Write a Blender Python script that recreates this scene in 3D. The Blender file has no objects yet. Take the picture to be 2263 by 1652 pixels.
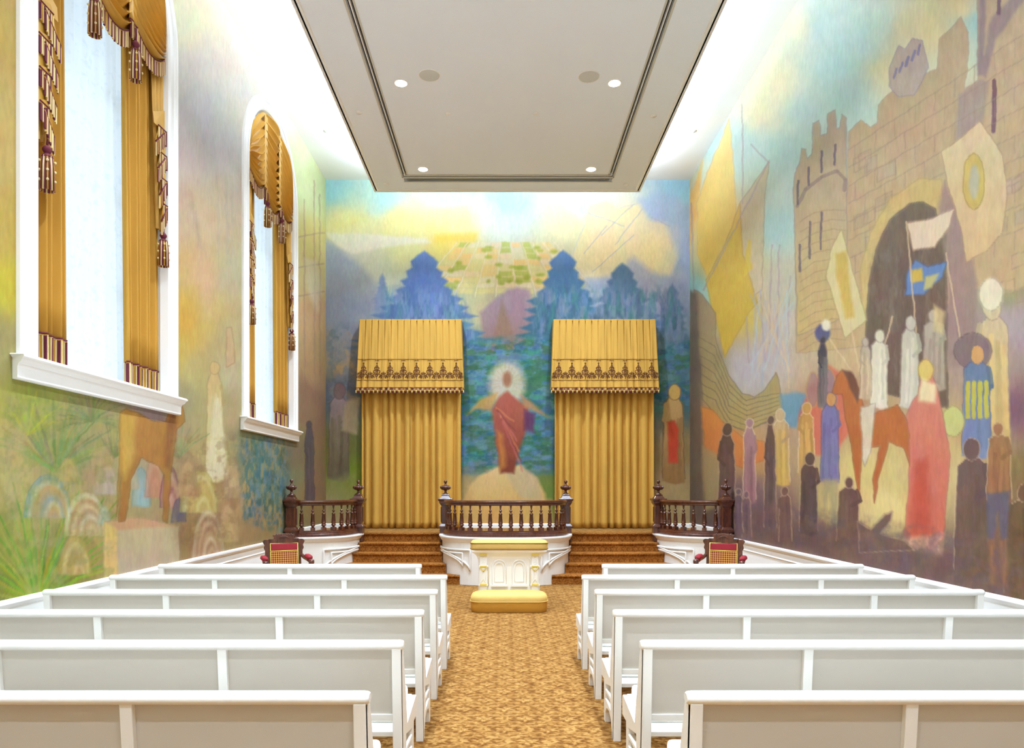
import bpy, math, random
import numpy as np
from mathutils import Vector
from mathutils.geometry import tessellate_polygon
random.seed(7)
PI = math.pi
SC = bpy.context.scene
COL = SC.collection

# ---------------------------------------------------------------- camera, world, lights, exposure
FPX, CX, CY, EYE = 1560.0, 1115.0, 1079.0, 1.65      # focal length and vanishing point in 2263x1652 pixels
cam = bpy.data.cameras.new('camera')
cam.sensor_fit = 'HORIZONTAL'; cam.sensor_width = 36
cam.lens = FPX / 2263 * 36
cam.shift_x = (1131.5 - CX) / 2263
cam.shift_y = (CY - 826) / 2263
cam.clip_start = .05
co = bpy.data.objects.new('camera', cam); COL.objects.link(co)
co.location = (0, 0, EYE); co.rotation_euler = (PI / 2, 0, 0)
SC.camera = co
SC.view_settings.view_transform = 'Standard'
SC.view_settings.look = 'None'
SC.view_settings.exposure = 0.78
SC.view_settings.gamma = 1
SC.view_settings.use_curve_mapping = False
SC.cycles.max_bounces = 8
SC.cycles.diffuse_bounces = 6
SC.cycles.use_adaptive_sampling = True
SC.cycles.adaptive_threshold = .1
SC.cycles.sample_clamp_indirect = 6
w = bpy.data.worlds.new('daylight'); SC.world = w; w.use_nodes = True
bg = w.node_tree.nodes['Background']
bg.inputs[0].default_value = (.70, .87, 1, 1); bg.inputs[1].default_value = .95

XL, XR, YB, YF, ZC = -3.72, 3.86, 14.7, -3.2, 8.07   # walls, ceiling
SX0, SX1, SY1, SZ = -2.545, 2.65, 13.7, 7.40         # dropped panel
DADO = .81
STAGE = .825

def area(name, loc, rot, sx, sy, power, col=(.80, .98, 1.22), spread=PI):
    l = bpy.data.lights.new(name, 'AREA'); l.shape = 'RECTANGLE'
    l.size = sx; l.size_y = sy; l.energy = power; l.color = col; l.spread = spread
    o = bpy.data.objects.new(name, l); COL.objects.link(o)
    o.location = loc; o.rotation_euler = rot
    return o
COVE = 15.0     # watts per metre of the strips lying on the dropped panel
SY0 = YF + 1.1
L = SY1 - SY0 - .4
area('cove_strip_light', (SX0 + .42, (SY1 + SY0) / 2, SZ + .17), (PI, 0, 0), .10, L, COVE * L)
area('cove_strip_light', (SX1 - .42, (SY1 + SY0) / 2, SZ + .17), (PI, 0, 0), .10, L, COVE * L)
area('cove_strip_light', ((SX0 + SX1) / 2, SY1 - .16, SZ + .17), (PI + .3, 0, 0), SX1 - SX0 - .4, .10, COVE * 1.25 * (SX1 - SX0))
DOWN = 60.0
area('cove_strip_light', ((SX0 + SX1) / 2, SY0 + .16, SZ + .17), (PI - .5, 0, 0), SX1 - SX0 - .4, .10, COVE * 4.6 * (SX1 - SX0))  # unseen rear strip, added to brighten the near pews and the panel underside

# ---------------------------------------------------------------- helpers
class MB:
    def __init__(s): s.v = []; s.f = []; s.m = []; s.sm = []
    def add(s, vs, fs, mi=0, smooth=False):
        b = len(s.v); s.v += [tuple(p) for p in vs]
        for f in fs: s.f.append([b + i for i in f]); s.m.append(mi); s.sm.append(smooth)
    def box(s, x0, y0, z0, x1, y1, z1, mi=0):
        s.add([(x0,y0,z0),(x1,y0,z0),(x1,y1,z0),(x0,y1,z0),(x0,y0,z1),(x1,y0,z1),(x1,y1,z1),(x0,y1,z1)],
              [(0,3,2,1),(4,5,6,7),(0,1,5,4),(1,2,6,5),(2,3,7,6),(3,0,4,7)], mi)
    def frust(s, cx, cy, z0, z1, w0, w1, mi=0, d0=None, d1=None):
        d0 = w0 if d0 is None else d0; d1 = w1 if d1 is None else d1
        a, b, c, d = w0/2, w1/2, d0/2, d1/2
        s.add([(cx-a,cy-c,z0),(cx+a,cy-c,z0),(cx+a,cy+c,z0),(cx-a,cy+c,z0),(cx-b,cy-d,z1),(cx+b,cy-d,z1),(cx+b,cy+d,z1),(cx-b,cy+d,z1)],
              [(0,3,2,1),(4,5,6,7),(0,1,5,4),(1,2,6,5),(2,3,7,6),(3,0,4,7)], mi)
    def lathe(s, prof, cx=0, cy=0, n=16, mi=0, cap=True, sq=False):
        vs = []; fs = []
        for r, z in prof:
            for k in range(n):
                a = 2 * PI * (k + .5) / n
                vs.append((cx + r * math.cos(a), cy + r * math.sin(a), z))
        for i in range(len(prof) - 1):
            for k in range(n):
                k2 = (k + 1) % n
                fs.append((i*n+k, i*n+k2, (i+1)*n+k2, (i+1)*n+k))
        s.add(vs, fs, mi, True)
        if cap:
            b = len(s.v) - len(vs)
            for i, rev in ((0, True), (len(prof) - 1, False)):
                f = [b + i*n + k for k in range(n)]
                s.f.append(f[::-1] if rev else f); s.m.append(mi); s.sm.append(False)
    def tube(s, pts, r, n=6, mi=0, closed=False, cap=True):
        pts = [Vector(p) for p in pts]; N = len(pts); vs = []; fs = []
        up = None
        for i, p in enumerate(pts):
            if closed: t = pts[(i+1) % N] - pts[i-1]
            else: t = pts[min(i+1, N-1)] - pts[max(i-1, 0)]
            if t.length < 1e-9: t = Vector((0,0,1))
            t.normalize()
            if up is None:
                up = Vector((0,0,1)) if abs(t.z) < .9 else Vector((1,0,0))
            a = t.cross(up)
            if a.length < 1e-4: a = t.cross(Vector((1,.3,0)))
            a.normalize(); b = a.cross(t); up = b
            rr = r[i] if hasattr(r, '__len__') else r
            for k in range(n):
                g = 2 * PI * k / n
                vs.append(p + a * (rr * math.cos(g)) + b * (rr * math.sin(g)))
        for i in range(N if closed else N - 1):
            j = (i + 1) % N
            for k in range(n):
                k2 = (k + 1) % n
                fs.append((i*n+k, i*n+k2, j*n+k2, j*n+k))
        b0 = len(s.v); s.add(vs, fs, mi, True)
        if cap and not closed:
            s.f.append([b0 + k for k in range(n)][::-1]); s.m.append(mi); s.sm.append(False)
            s.f.append([b0 + (N-1)*n + k for k in range(n)]); s.m.append(mi); s.sm.append(False)
    def ext(s, loops, fn0, fn1, mi=0):
        """solid from a 2-D outline with holes; fn0 / fn1 place its two faces"""
        flat = [p for l in loops for p in l]
        tri = tessellate_polygon([[Vector((p[0], p[1], 0)) for p in l] for l in loops])
        n = len(flat)
        vs = [fn0(*p) for p in flat] + [fn1(*p) for p in flat]
        fs = [tuple(t) for t in tri] + [tuple(n + i for i in reversed(t)) for t in tri]
        b = 0
        for l in loops:
            m = len(l)
            for i in range(m):
                j = (i + 1) % m
                fs.append((b + i, b + j, n + b + j, n + b + i))
            b += m
        s.add(vs, fs, mi)
    def sweep(s, prof, path, closed_prof=True, mi=0, smooth=False):
        """prof: list of (offset outward, z); path: list of ((x,y), (nx,ny)) points with outward normals"""
        m = len(prof); vs = []; fs = []
        for (x, y), (nx, ny) in path:
            for o, z in prof: vs.append((x + nx * o, y + ny * o, z))
        for i in range(len(path) - 1):
            for k in range(m if closed_prof else m - 1):
                k2 = (k + 1) % m
                fs.append((i*m+k, i*m+k2, (i+1)*m+k2, (i+1)*m+k))
        b = len(s.v); s.add(vs, fs, mi, smooth)
        if closed_prof:
            s.f.append([b + k for k in range(m)][::-1]); s.m.append(mi); s.sm.append(False)
            s.f.append([b + (len(path)-1)*m + k for k in range(m)]); s.m.append(mi); s.sm.append(False)
    def grid(s, fn, nu, nv, mi=0, smooth=True):
        vs = [fn(i / nu, j / nv) for i in range(nu + 1) for j in range(nv + 1)]
        fs = [(i*(nv+1)+j, (i+1)*(nv+1)+j, (i+1)*(nv+1)+j+1, i*(nv+1)+j+1) for i in range(nu) for j in range(nv)]
        s.add(vs, fs, mi, smooth)
    def build(s, name, mats, parent=None, bevel=0, seg=2, solid=0, local=False, fixn=False):
        me = bpy.data.meshes.new(name)
        off = Vector((0, 0, 0)); p = parent
        if not local:
            while p is not None: off += p.location; p = p.parent
        me.from_pydata([tuple(Vector(v) - off) for v in s.v], [], s.f)
        if not isinstance(mats, (list, tuple)): mats = [mats]
        for m in mats: me.materials.append(m)
        me.polygons.foreach_set('material_index', s.m)
        me.polygons.foreach_set('use_smooth', s.sm)
        me.update()
        if fixn:
            import bmesh
            bm = bmesh.new(); bm.from_mesh(me); bmesh.ops.recalc_face_normals(bm, faces=bm.faces); bm.to_mesh(me); bm.free()
        o = bpy.data.objects.new(name, me); COL.objects.link(o)
        if parent is not None: o.parent = parent
        if bevel:
            b = o.modifiers.new('bevel', 'BEVEL'); b.width = bevel; b.segments = seg; b.limit_method = 'ANGLE'; b.angle_limit = .6
        if solid:
            b = o.modifiers.new('solid', 'SOLIDIFY'); b.thickness = solid; b.offset = 0
        return o

def thing(name, label, cat, loc=(0,0,0), rotz=0, group=None):
    o = bpy.data.objects.new(name, None); COL.objects.link(o)
    o.location = loc; o.rotation_euler = (0, 0, rotz); o.empty_display_size = .1
    return tag(o, label, cat, group)
def tag(o, label, cat, group=None):
    o['label'] = label; o['category'] = cat
    if group: o['group'] = group
    return o
def struct(o): o['kind'] = 'structure'; return o

# ---------------------------------------------------------------- materials
def lin(c):
    return tuple(((x/255)/12.92 if x/255 <= .04045 else ((x/255+.055)/1.055)**2.4) for x in c) + (1,)
def mat(name, rgb, rough=.5, spec=.5, noise=0, nscale=8, bump=0, bscale=60, sheen=0, emis=None, metal=0, stretch=None):
    m = bpy.data.materials.new(name); m.use_nodes = True; nt = m.node_tree; N = nt.nodes; K = nt.links
    b = N['Principled BSDF']
    b.inputs['Base Color'].default_value = lin(rgb); b.inputs['Roughness'].default_value = rough
    b.inputs['Specular IOR Level'].default_value = spec; b.inputs['Metallic'].default_value = metal
    if sheen: b.inputs['Sheen Weight'].default_value = sheen; b.inputs['Sheen Tint'].default_value = lin(rgb)
    tc = N.new('ShaderNodeTexCoord'); mp = N.new('ShaderNodeMapping'); K.new(tc.outputs['Object'], mp.inputs[0])
    if stretch: mp.inputs['Scale'].default_value = stretch
    if noise:
        t = N.new('ShaderNodeTexNoise'); t.inputs['Scale'].default_value = nscale; t.inputs['Detail'].default_value = 4
        K.new(mp.outputs[0], t.inputs['Vector'])
        r = N.new('ShaderNodeMapRange'); r.inputs['From Min'].default_value = .3; r.inputs['From Max'].default_value = .7
        r.inputs['To Min'].default_value = 1 - noise; r.inputs['To Max'].default_value = 1 + noise * .5
        K.new(t.outputs['Fac'], r.inputs['Value'])
        x = N.new('ShaderNodeMix'); x.data_type = 'RGBA'; x.blend_type = 'MULTIPLY'; x.inputs['Factor'].default_value = 1
        x.inputs['A'].default_value = lin(rgb)
        K.new(r.outputs[0], x.inputs['B']); K.new(x.outputs['Result'], b.inputs['Base Color'])
    if bump:
        t = N.new('ShaderNodeTexNoise'); t.inputs['Scale'].default_value = bscale; t.inputs['Detail'].default_value = 3
        K.new(mp.outputs[0], t.inputs['Vector'])
        u = N.new('ShaderNodeBump'); u.inputs['Strength'].default_value = bump; u.inputs['Distance'].default_value = .004
        K.new(t.outputs['Fac'], u.inputs['Height']); K.new(u.outputs[0], b.inputs['Normal'])
    if emis: b.inputs['Emission Color'].default_value = (1, .96, .9, 1); b.inputs['Emission Strength'].default_value = emis
    return m
M = {}
M['white'] = mat('white_gloss_paint', (243, 240, 234), .35, .5, .02, 3, .05, 25)
M['pew'] = mat('white_pew_paint', (240, 237, 229), .38, .5, .025, 2.5, .06, 30)
M['board'] = mat('off_white_back_board', (201, 193, 179), .55, .4, .02, 2, .05, 40)
M['trim'] = mat('white_trim_paint', (244, 242, 238), .4)
M['ceil'] = mat('ceiling_plaster', (243, 242, 238), .9, .2, .01, 1)
M['panel'] = mat('panel_plaster', (243, 248, 255), .9, .2, .01, 1)
M['black'] = mat('black_slot', (14, 14, 15), .6)
M['grey'] = mat('grey_metal', (140, 142, 145), .4, metal=.4)
M['speaker'] = mat('speaker_mesh', (214, 214, 209), .8, bump=.3, bscale=400)
M['lens'] = mat('lamp_lens', (255, 255, 250), .5, emis=9)
M['cushion'] = mat('white_cushion_cloth', (250, 250, 250), .85, .2, bump=.1, bscale=90)
M['gold'] = mat('gold_velvet', (208, 162, 74), .78, .25, .10, 5, .08, 260, sheen=.35, stretch=(1, 1, .25))
M['drape'] = mat('gold_drape_velvet', (198, 148, 58), .78, .25, .10, 5, .08, 260, sheen=.35, stretch=(1, 1, .2))
M['swag'] = mat('gold_satin', (205, 156, 62), .5, .45, .08, 6, .05, 200, sheen=.2)
M['altargold'] = mat('altar_velvet', (214, 178, 100), .8, .25, .05, 6, .05, 200, sheen=.4)
M['gilt'] = mat('gilt_paint', (232, 206, 92), .35, metal=.3)
M['maroon'] = mat('maroon_yarn', (104, 32, 48), .85)
M['cream'] = mat('cream_yarn', (226, 202, 142), .8)
M['goldyarn'] = mat('gold_yarn', (188, 138, 48), .8)
M['embroid'] = mat('maroon_embroidery', (112, 64, 34), .8)
M['red'] = mat('crimson_velvet', (150, 34, 44), .7, .3, .15, 12, sheen=.4)

def wood():
    m = mat('dark_mahogany', (84, 38, 22), .28, .6)
    N = m.node_tree.nodes; K = m.node_tree.links; b = N['Principled BSDF']
    tc = N.new('ShaderNodeTexCoord'); mp = N.new('ShaderNodeMapping'); mp.inputs['Scale'].default_value = (9, 9, 1.3)
    K.new(tc.outputs['Object'], mp.inputs[0])
    t = N.new('ShaderNodeTexNoise'); t.inputs['Scale'].default_value = 5; t.inputs['Detail'].default_value = 6; t.inputs['Distortion'].default_value = 1
    K.new(mp.outputs[0], t.inputs['Vector'])
    r = N.new('ShaderNodeValToRGB'); r.color_ramp.elements[0].position = .3; r.color_ramp.elements[0].color = lin((50, 22, 14))
    r.color_ramp.elements[1].position = .7; r.color_ramp.elements[1].color = lin((108, 54, 32))
    K.new(t.outputs['Fac'], r.inputs[0]); K.new(r.outputs[0], b.inputs['Base Color'])
    b.inputs['Coat Weight'].default_value = .4; b.inputs['Coat Roughness'].default_value = .15
    return m
M['wood'] = wood()

def carpet(name, dark, mid, light, tile):
    """woven carpet with medallions set in staggered rows"""
    m = bpy.data.materials.new(name); m.use_nodes = True; nt = m.node_tree; N = nt.nodes; K = nt.links
    b = N['Principled BSDF']; b.inputs['Roughness'].default_value = .95; b.inputs['Specular IOR Level'].default_value = .15
    tc = N.new('ShaderNodeTexCoord')
    def mth(op, a, c=None, d=None):
        n = N.new('ShaderNodeMath'); n.operation = op
        for i, x in enumerate((a, c, d)):
            if x is None: continue
            if isinstance(x, (int, float)): n.inputs[i].default_value = x
            else: K.new(x, n.inputs[i])
        return n.outputs[0]
    # gentle warp
    nz = N.new('ShaderNodeTexNoise'); nz.inputs['Scale'].default_value = 22; nz.inputs['Detail'].default_value = 2
    K.new(tc.outputs['Object'], nz.inputs['Vector'])
    sp = N.new('ShaderNodeSeparateXYZ'); K.new(tc.outputs['Object'], sp.inputs[0])
    sn = N.new('ShaderNodeSeparateColor'); K.new(nz.outputs['Color'], sn.inputs[0])
    yy = mth('ADD', sp.outputs['Y'], sp.outputs['Z'])
    x = mth('ADD', mth('DIVIDE', sp.outputs['X'], tile), mth('MULTIPLY', mth('SUBTRACT', sn.outputs[0], .5), .22))
    y = mth('ADD', mth('DIVIDE', yy, tile * .75), mth('MULTIPLY', mth('SUBTRACT', sn.outputs[1], .5), .22))
    def medal(x, y, petals):
        row = mth('FLOOR', y)
        xs = mth('ADD', x, mth('MULTIPLY', row, .5))
        fx = mth('SUBTRACT', mth('FRACT', xs), .5); fy = mth('SUBTRACT', mth('FRACT', y), .5)
        r = mth('SQRT', mth('ADD', mth('MULTIPLY', fx, fx), mth('MULTIPLY', fy, fy)))
        th = mth('ARCTAN2', fy, fx)
        pet = mth('MULTIPLY', mth('COSINE', mth('MULTIPLY', th, petals)), .08)
        rr = mth('ADD', r, pet)
        return mth('SINE', mth('MULTIPLY', rr, 17)), r
    w1, r1 = medal(x, y, 6.0)
    x2 = mth('ADD', mth('MULTIPLY', x, 2.0), .27); y2 = mth('ADD', mth('MULTIPLY', y, 2.0), .4)
    w2, r2 = medal(x2, y2, 5.0)
    v = mth('ADD', mth('MULTIPLY', w1, mth('SUBTRACT', 1.0, mth('MULTIPLY', r1, 1.2))), mth('MULTIPLY', w2, .45))
    big = N.new('ShaderNodeTexNoise'); big.inputs['Scale'].default_value = 2.2 / tile; K.new(tc.outputs['Object'], big.inputs['Vector'])
    v = mth('ADD', v, mth('MULTIPLY', mth('SUBTRACT', big.outputs['Fac'], .5), 2.2))
    v = mth('ADD', mth('MULTIPLY', v, .28), .5)
    fine = N.new('ShaderNodeTexNoise'); fine.inputs['Scale'].default_value = 260; K.new(tc.outputs['Object'], fine.inputs['Vector'])
    v = mth('ADD', v, mth('MULTIPLY', mth('SUBTRACT', fine.outputs['Fac'], .5), .35))
    cr = N.new('ShaderNodeValToRGB'); e = cr.color_ramp.elements
    e[0].position = .2; e[0].color = lin(dark); e[1].position = .9; e[1].color = lin(light)
    q = e.new(.55); q.color = lin(mid)
    K.new(v, cr.inputs[0]); K.new(cr.outputs[0], b.inputs['Base Color'])
    bp = N.new('ShaderNodeBump'); bp.inputs['Strength'].default_value = .35; bp.inputs['Distance'].default_value = .004
    K.new(fine.outputs['Fac'], bp.inputs['Height']); K.new(bp.outputs[0], b.inputs['Normal'])
    return m
M['carpet'] = carpet('gold_patterned_carpet', (104, 62, 20), (142, 98, 44), (180, 138, 80), .30)
M['stair'] = carpet('brown_stair_carpet', (116, 66, 20), (152, 94, 36), (184, 124, 58), .2)

def sheer():
    m = bpy.data.materials.new('sheer_lace'); m.use_nodes = True; N = m.node_tree.nodes; K = m.node_tree.links
    N.remove(N['Principled BSDF']); out = N['Material Output']
    d = N.new('ShaderNodeBsdfDiffuse'); t = N.new('ShaderNodeBsdfTranslucent'); x = N.new('ShaderNodeMixShader')
    tc = N.new('ShaderNodeTexCoord'); v = N.new('ShaderNodeTexNoise'); v.inputs['Scale'].default_value = 16; v.inputs['Detail'].default_value = 5
    K.new(tc.outputs['Object'], v.inputs['Vector'])
    r = N.new('ShaderNodeValToRGB'); r.color_ramp.elements[0].position = .55; r.color_ramp.elements[0].color = (.93, .96, .98, 1)
    r.color_ramp.elements[1].position = .66; r.color_ramp.elements[1].color = (.85, .90, .94, 1)
    K.new(v.outputs['Fac'], r.inputs[0]); K.new(r.outputs[0], t.inputs[0]); K.new(r.outputs[0], d.inputs[0])
    x.inputs[0].default_value = .72
    K.new(d.outputs[0], x.inputs[1]); K.new(t.outputs[0], x.inputs[2]); K.new(x.outputs[0], out.inputs[0])
    return m
M['sheer'] = sheer()
def glass():
    m = bpy.data.materials.new('window_glass'); m.use_nodes = True
    b = m.node_tree.nodes['Principled BSDF']; b.inputs['Transmission Weight'].default_value = 1
    b.inputs['Roughness'].default_value = 0; b.inputs['IOR'].default_value = 1.02; b.inputs['Base Color'].default_value = (1, 1, 1, 1)
    return m
M['glass'] = glass()
def tapestry():
    m = mat('diamond_tapestry', (150, 90, 50), .85)
    N = m.node_tree.nodes; K = m.node_tree.links; b = N['Principled BSDF']
    tc = N.new('ShaderNodeTexCoord'); mp = N.new('ShaderNodeMapping'); mp.inputs['Rotation'].default_value = (0, PI/4, 0); mp.inputs['Scale'].default_value = (1, 0, 1)
    K.new(tc.outputs['Object'], mp.inputs[0])
    c = N.new('ShaderNodeTexChecker'); c.inputs['Scale'].default_value = 52
    c.inputs['Color1'].default_value = lin((206, 150, 66)); c.inputs['Color2'].default_value = lin((120, 34, 30))
    K.new(mp.outputs[0], c.inputs['Vector']); K.new(c.outputs[0], b.inputs['Base Color'])
    return m
M['tapestry'] = tapestry()
def mural():
    m = bpy.data.materials.new('painted_mural'); m.use_nodes = True; N = m.node_tree.nodes; K = m.node_tree.links
    b = N['Principled BSDF']; b.inputs['Roughness'].default_value = .75; b.inputs['Specular IOR Level'].default_value = .2
    a = N.new('ShaderNodeAttribute'); a.attribute_name = 'paint'
    tc = N.new('ShaderNodeTexCoord'); mp = N.new('ShaderNodeMapping'); mp.inputs['Scale'].default_value = (1, 1, .35)
    K.new(tc.outputs['Object'], mp.inputs[0])
    t = N.new('ShaderNodeTexNoise'); t.inputs['Scale'].default_value = 26; t.inputs['Detail'].default_value = 5
    K.new(mp.outputs[0], t.inputs['Vector'])
    r = N.new('ShaderNodeMapRange'); r.inputs['From Min'].default_value = .3; r.inputs['From Max'].default_value = .7
    r.inputs['To Min'].default_value = .93; r.inputs['To Max'].default_value = 1.05
    K.new(t.outputs['Fac'], r.inputs['Value'])
    x = N.new('ShaderNodeMix'); x.data_type = 'RGBA'; x.blend_type = 'MULTIPLY'; x.inputs['Factor'].default_value = 1
    K.new(a.outputs['Color'], x.inputs['A']); K.new(r.outputs[0], x.inputs['B']); K.new(x.outputs['Result'], b.inputs['Base Color'])
    return m
M['mural'] = mural()

# ---------------------------------------------------------------- the painted walls
class Paint:
    """colours a field of points; positions given in the photograph's frame, mapped on the wall by the caller"""
    def __init__(s, X, Y, seed):
        s.x0, s.y0 = X.ravel(), Y.ravel(); s.rng = np.random.RandomState(seed)
        s.x = s.x0 + (s.fbm(.022) - .5) * 16 + (s.fbm(.09) - .5) * 5
        s.y = s.y0 + (s.fbm(.022) - .5) * 16 + (s.fbm(.09) - .5) * 5
    def vn(s, f, ax=1, ay=1):
        u = s.x0 * f * ax + 50; v = s.y0 * f * ay + 50
        g = s.rng.rand(997)
        iu = np.floor(u).astype(int); iv = np.floor(v).astype(int); a = u - iu; b = v - iv
        a = a*a*(3-2*a); b = b*b*(3-2*b)
        h = lambda i, j: g[(i * 131 + j * 317 + (i*j) % 7 * 53) % 997]
        return (h(iu,iv)*(1-a) + h(iu+1,iv)*a)*(1-b) + (h(iu,iv+1)*(1-a) + h(iu+1,iv+1)*a)*b
    def fbm(s, f, ax=1, ay=1):
        return s.vn(f,ax,ay)*.55 + s.vn(f*2.1,ax,ay)*.28 + s.vn(f*4.3,ax,ay)*.17
    def base(s, pts, p=3.2, soft=18):
        num = np.zeros((len(s.x), 3)); den = np.zeros(len(s.x))
        for x, y, c in pts:
            d2 = (s.x-x)**2 + (s.y-y)**2 + soft**2
            wgt = d2 ** (-p/2)
            num += wgt[:, None] * np.array(c, float); den += wgt
        s.c = num / den[:, None]
        s.x = s.x0 + (s.fbm(.05) - .5) * 5; s.y = s.y0 + (s.fbm(.05) - .5) * 5
    def finish(s, amt=9, gain=1.0):
        for k in range(3): s.c[:, k] += (s.fbm(.035, 1, .6) - .5) * amt*1.3 + (s.fbm(.16, 1.4, .45) - .5) * amt
        s.c += ((s.fbm(.07, 1.3, .6) - .5) * amt*1.3)[:, None]
        s.c = s.c * np.array([.93, .905, .84]) * gain
        return s.c
    def mask(s, pts, soft):
        xs = [p[0] for p in pts]; ys = [p[1] for p in pts]; pad = soft + 2
        idx = np.nonzero((s.x > min(xs)-pad) & (s.x < max(xs)+pad) & (s.y > min(ys)-pad) & (s.y < max(ys)+pad))[0]
        x, y = s.x[idx], s.y[idx]; ins = np.zeros(len(idx), bool); dist = np.full(len(idx), 1e9)
        n = len(pts)
        for i in range(n):
            ax, ay = pts[i]; bx, by = pts[(i+1) % n]
            dx, dy = bx-ax, by-ay; L2 = dx*dx + dy*dy + 1e-9
            t = np.clip(((x-ax)*dx + (y-ay)*dy)/L2, 0, 1)
            dist = np.minimum(dist, np.hypot(x-ax-t*dx, y-ay-t*dy))
            if ay != by:
                cr = ((ay > y) != (by > y)) & (x < (bx-ax)*(y-ay)/(by-ay) + ax)
                ins ^= cr
        sd = np.where(ins, dist, -dist)
        return idx, np.clip(sd/soft*.5 + .5, 0, 1), dist
    def blend(s, idx, a, col):
        s.c[idx] += (np.array(col, float) - s.c[idx]) * a[:, None]
    def poly(s, pts, col, soft=2.5, alpha=1, edge=None, col2=None):
        idx, a, d = s.mask(pts, soft)
        if not len(idx): return
        if col2 is not None:
            ys = [p[1] for p in pts]; t = np.clip((s.y[idx]-min(ys))/(max(ys)-min(ys)), 0, 1)[:, None]
            cc = np.array(col, float)*(1-t) + np.array(col2, float)*t
        else: cc = col
        s.blend(idx, a*alpha, cc)
        if edge is not None: s.blend(idx, np.clip(1 - d/2.2, 0, 1)*.55, edge)
    def line(s, pts, wd, col, alpha=.8):
        for (ax, ay), (bx, by) in zip(pts, pts[1:]):
            idx = np.nonzero((s.x > min(ax,bx)-wd-2) & (s.x < max(ax,bx)+wd+2) & (s.y > min(ay,by)-wd-2) & (s.y < max(ay,by)+wd+2))[0]
            if not len(idx): continue
            x, y = s.x[idx], s.y[idx]; dx, dy = bx-ax, by-ay; L2 = dx*dx+dy*dy+1e-9
            t = np.clip(((x-ax)*dx+(y-ay)*dy)/L2, 0, 1)
            d = np.hypot(x-ax-t*dx, y-ay-t*dy)
            s.blend(idx, np.clip((wd-d)/1.5+.5, 0, 1)*alpha, col)
    def dapple(s, pts, cols, f=.06, amt=.7, soft=12, ax=1, ay=1):
        idx, a, d = s.mask(pts, soft)
        if not len(idx): return
        for c in cols:
            n = s.fbm(f, ax, ay)[idx]
            s.blend(idx, a * np.clip((n-.5)*6, 0, 1) * amt * .8, c)
    def ell(s, x, y, rx, ry, col, soft=2.5, alpha=1, edge=None):
        s.poly([(x+rx*math.cos(k*PI/8), y+ry*math.sin(k*PI/8)) for k in range(16)], col, soft, alpha, edge)
    def figure(s, x, yt, yb, wd, col, col2=None, edge=(215, 190, 160), head=None):
        """a plain standing robed shape"""
        h = yb-yt; r = min(h*.075, wd*.33)
        s.poly([(x-r*.6, yt+r*1.8), (x+r*.6, yt+r*1.8), (x+wd*.42, yt+h*.2), (x+wd*.45, yt+h*.5), (x+wd*.5, yb), (x+wd*.1, yb+wd*.1), (x-wd*.5, yb-wd*.05), (x-wd*.42, yt+h*.5), (x-wd*.4, yt+h*.2)], col, 2.5, 1, None, col2)
        for m in (-1, 1): s.line([(x+m*r*.6, yt+r*1.8), (x+m*wd*.42, yt+h*.2), (x+m*wd*.45, yt+h*.5), (x+m*wd*.5, yb-h*.04)], 1.2, edge, .55)
        x += s.rng.uniform(-.07, .07)*wd
        s.ell(x, yt+r, r*.85, r*1.15, head or col, 2, 1, edge)
        for k in range(5):      # loose folds
            u = x + wd*(-.3+.15*k) + s.rng.uniform(-2, 2); q = s.rng.uniform(.8, 1.2)
            s.line([(u, yt+h*s.rng.uniform(.22, .4)), (u+s.rng.uniform(-.12, .12)*wd, yb-h*s.rng.uniform(0, .15))], wd*.06+.6, tuple(min(240, w_*q) for w_ in (col2 or col)), .5)
        m = s.rng.choice([-1, 1])
        s.line([(x+m*wd*.36, yt+h*.2), (x+m*wd*.46, yt+h*.36), (x+m*wd*.15, yt+h*.43)], max(1.6, wd*.09), tuple(w_*.9 for w_ in col), .8)
    def fan(s, x, y, n, r, a0, a1, col, wd=2, alpha=.6):
        for k in range(n):
            a = math.radians(a0 + (a1-a0)*k/(n-1) + s.rng.uniform(-3, 3)); rr = r*s.rng.uniform(.75, 1)
            m = (x+math.cos(a)*rr*.55, y-math.sin(a)*rr*.55)
            e = (x+math.cos(a)*rr, y-math.sin(a)*rr + abs(math.cos(a))*r*.12)
            cc = tuple(min(255, max(0, q + s.rng.uniform(-22, 22))) for q in col)
            s.line([(x, y), m], wd, cc, alpha); s.line([m, e], wd*.6, cc, alpha)
    def pine(s, x, yt, yb, wd, col, col2):
        L, R = [], []
        n = 11
        for i in range(n):
            t = (i+1)/n; y = yt + (yb-yt)*(t**.9); q = wd*.5*(.14+.86*t**1.15)*s.rng.uniform(.82, 1.12)
            L += [(x-q*.7, y-(yb-yt)/n*.45), (x-q, y)]; R += [(x+q*.7, y-(yb-yt)/n*.45), (x+q, y)]
        s.poly([(x, yt)] + R + L[::-1], col, 3, .92, None, col2)

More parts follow.
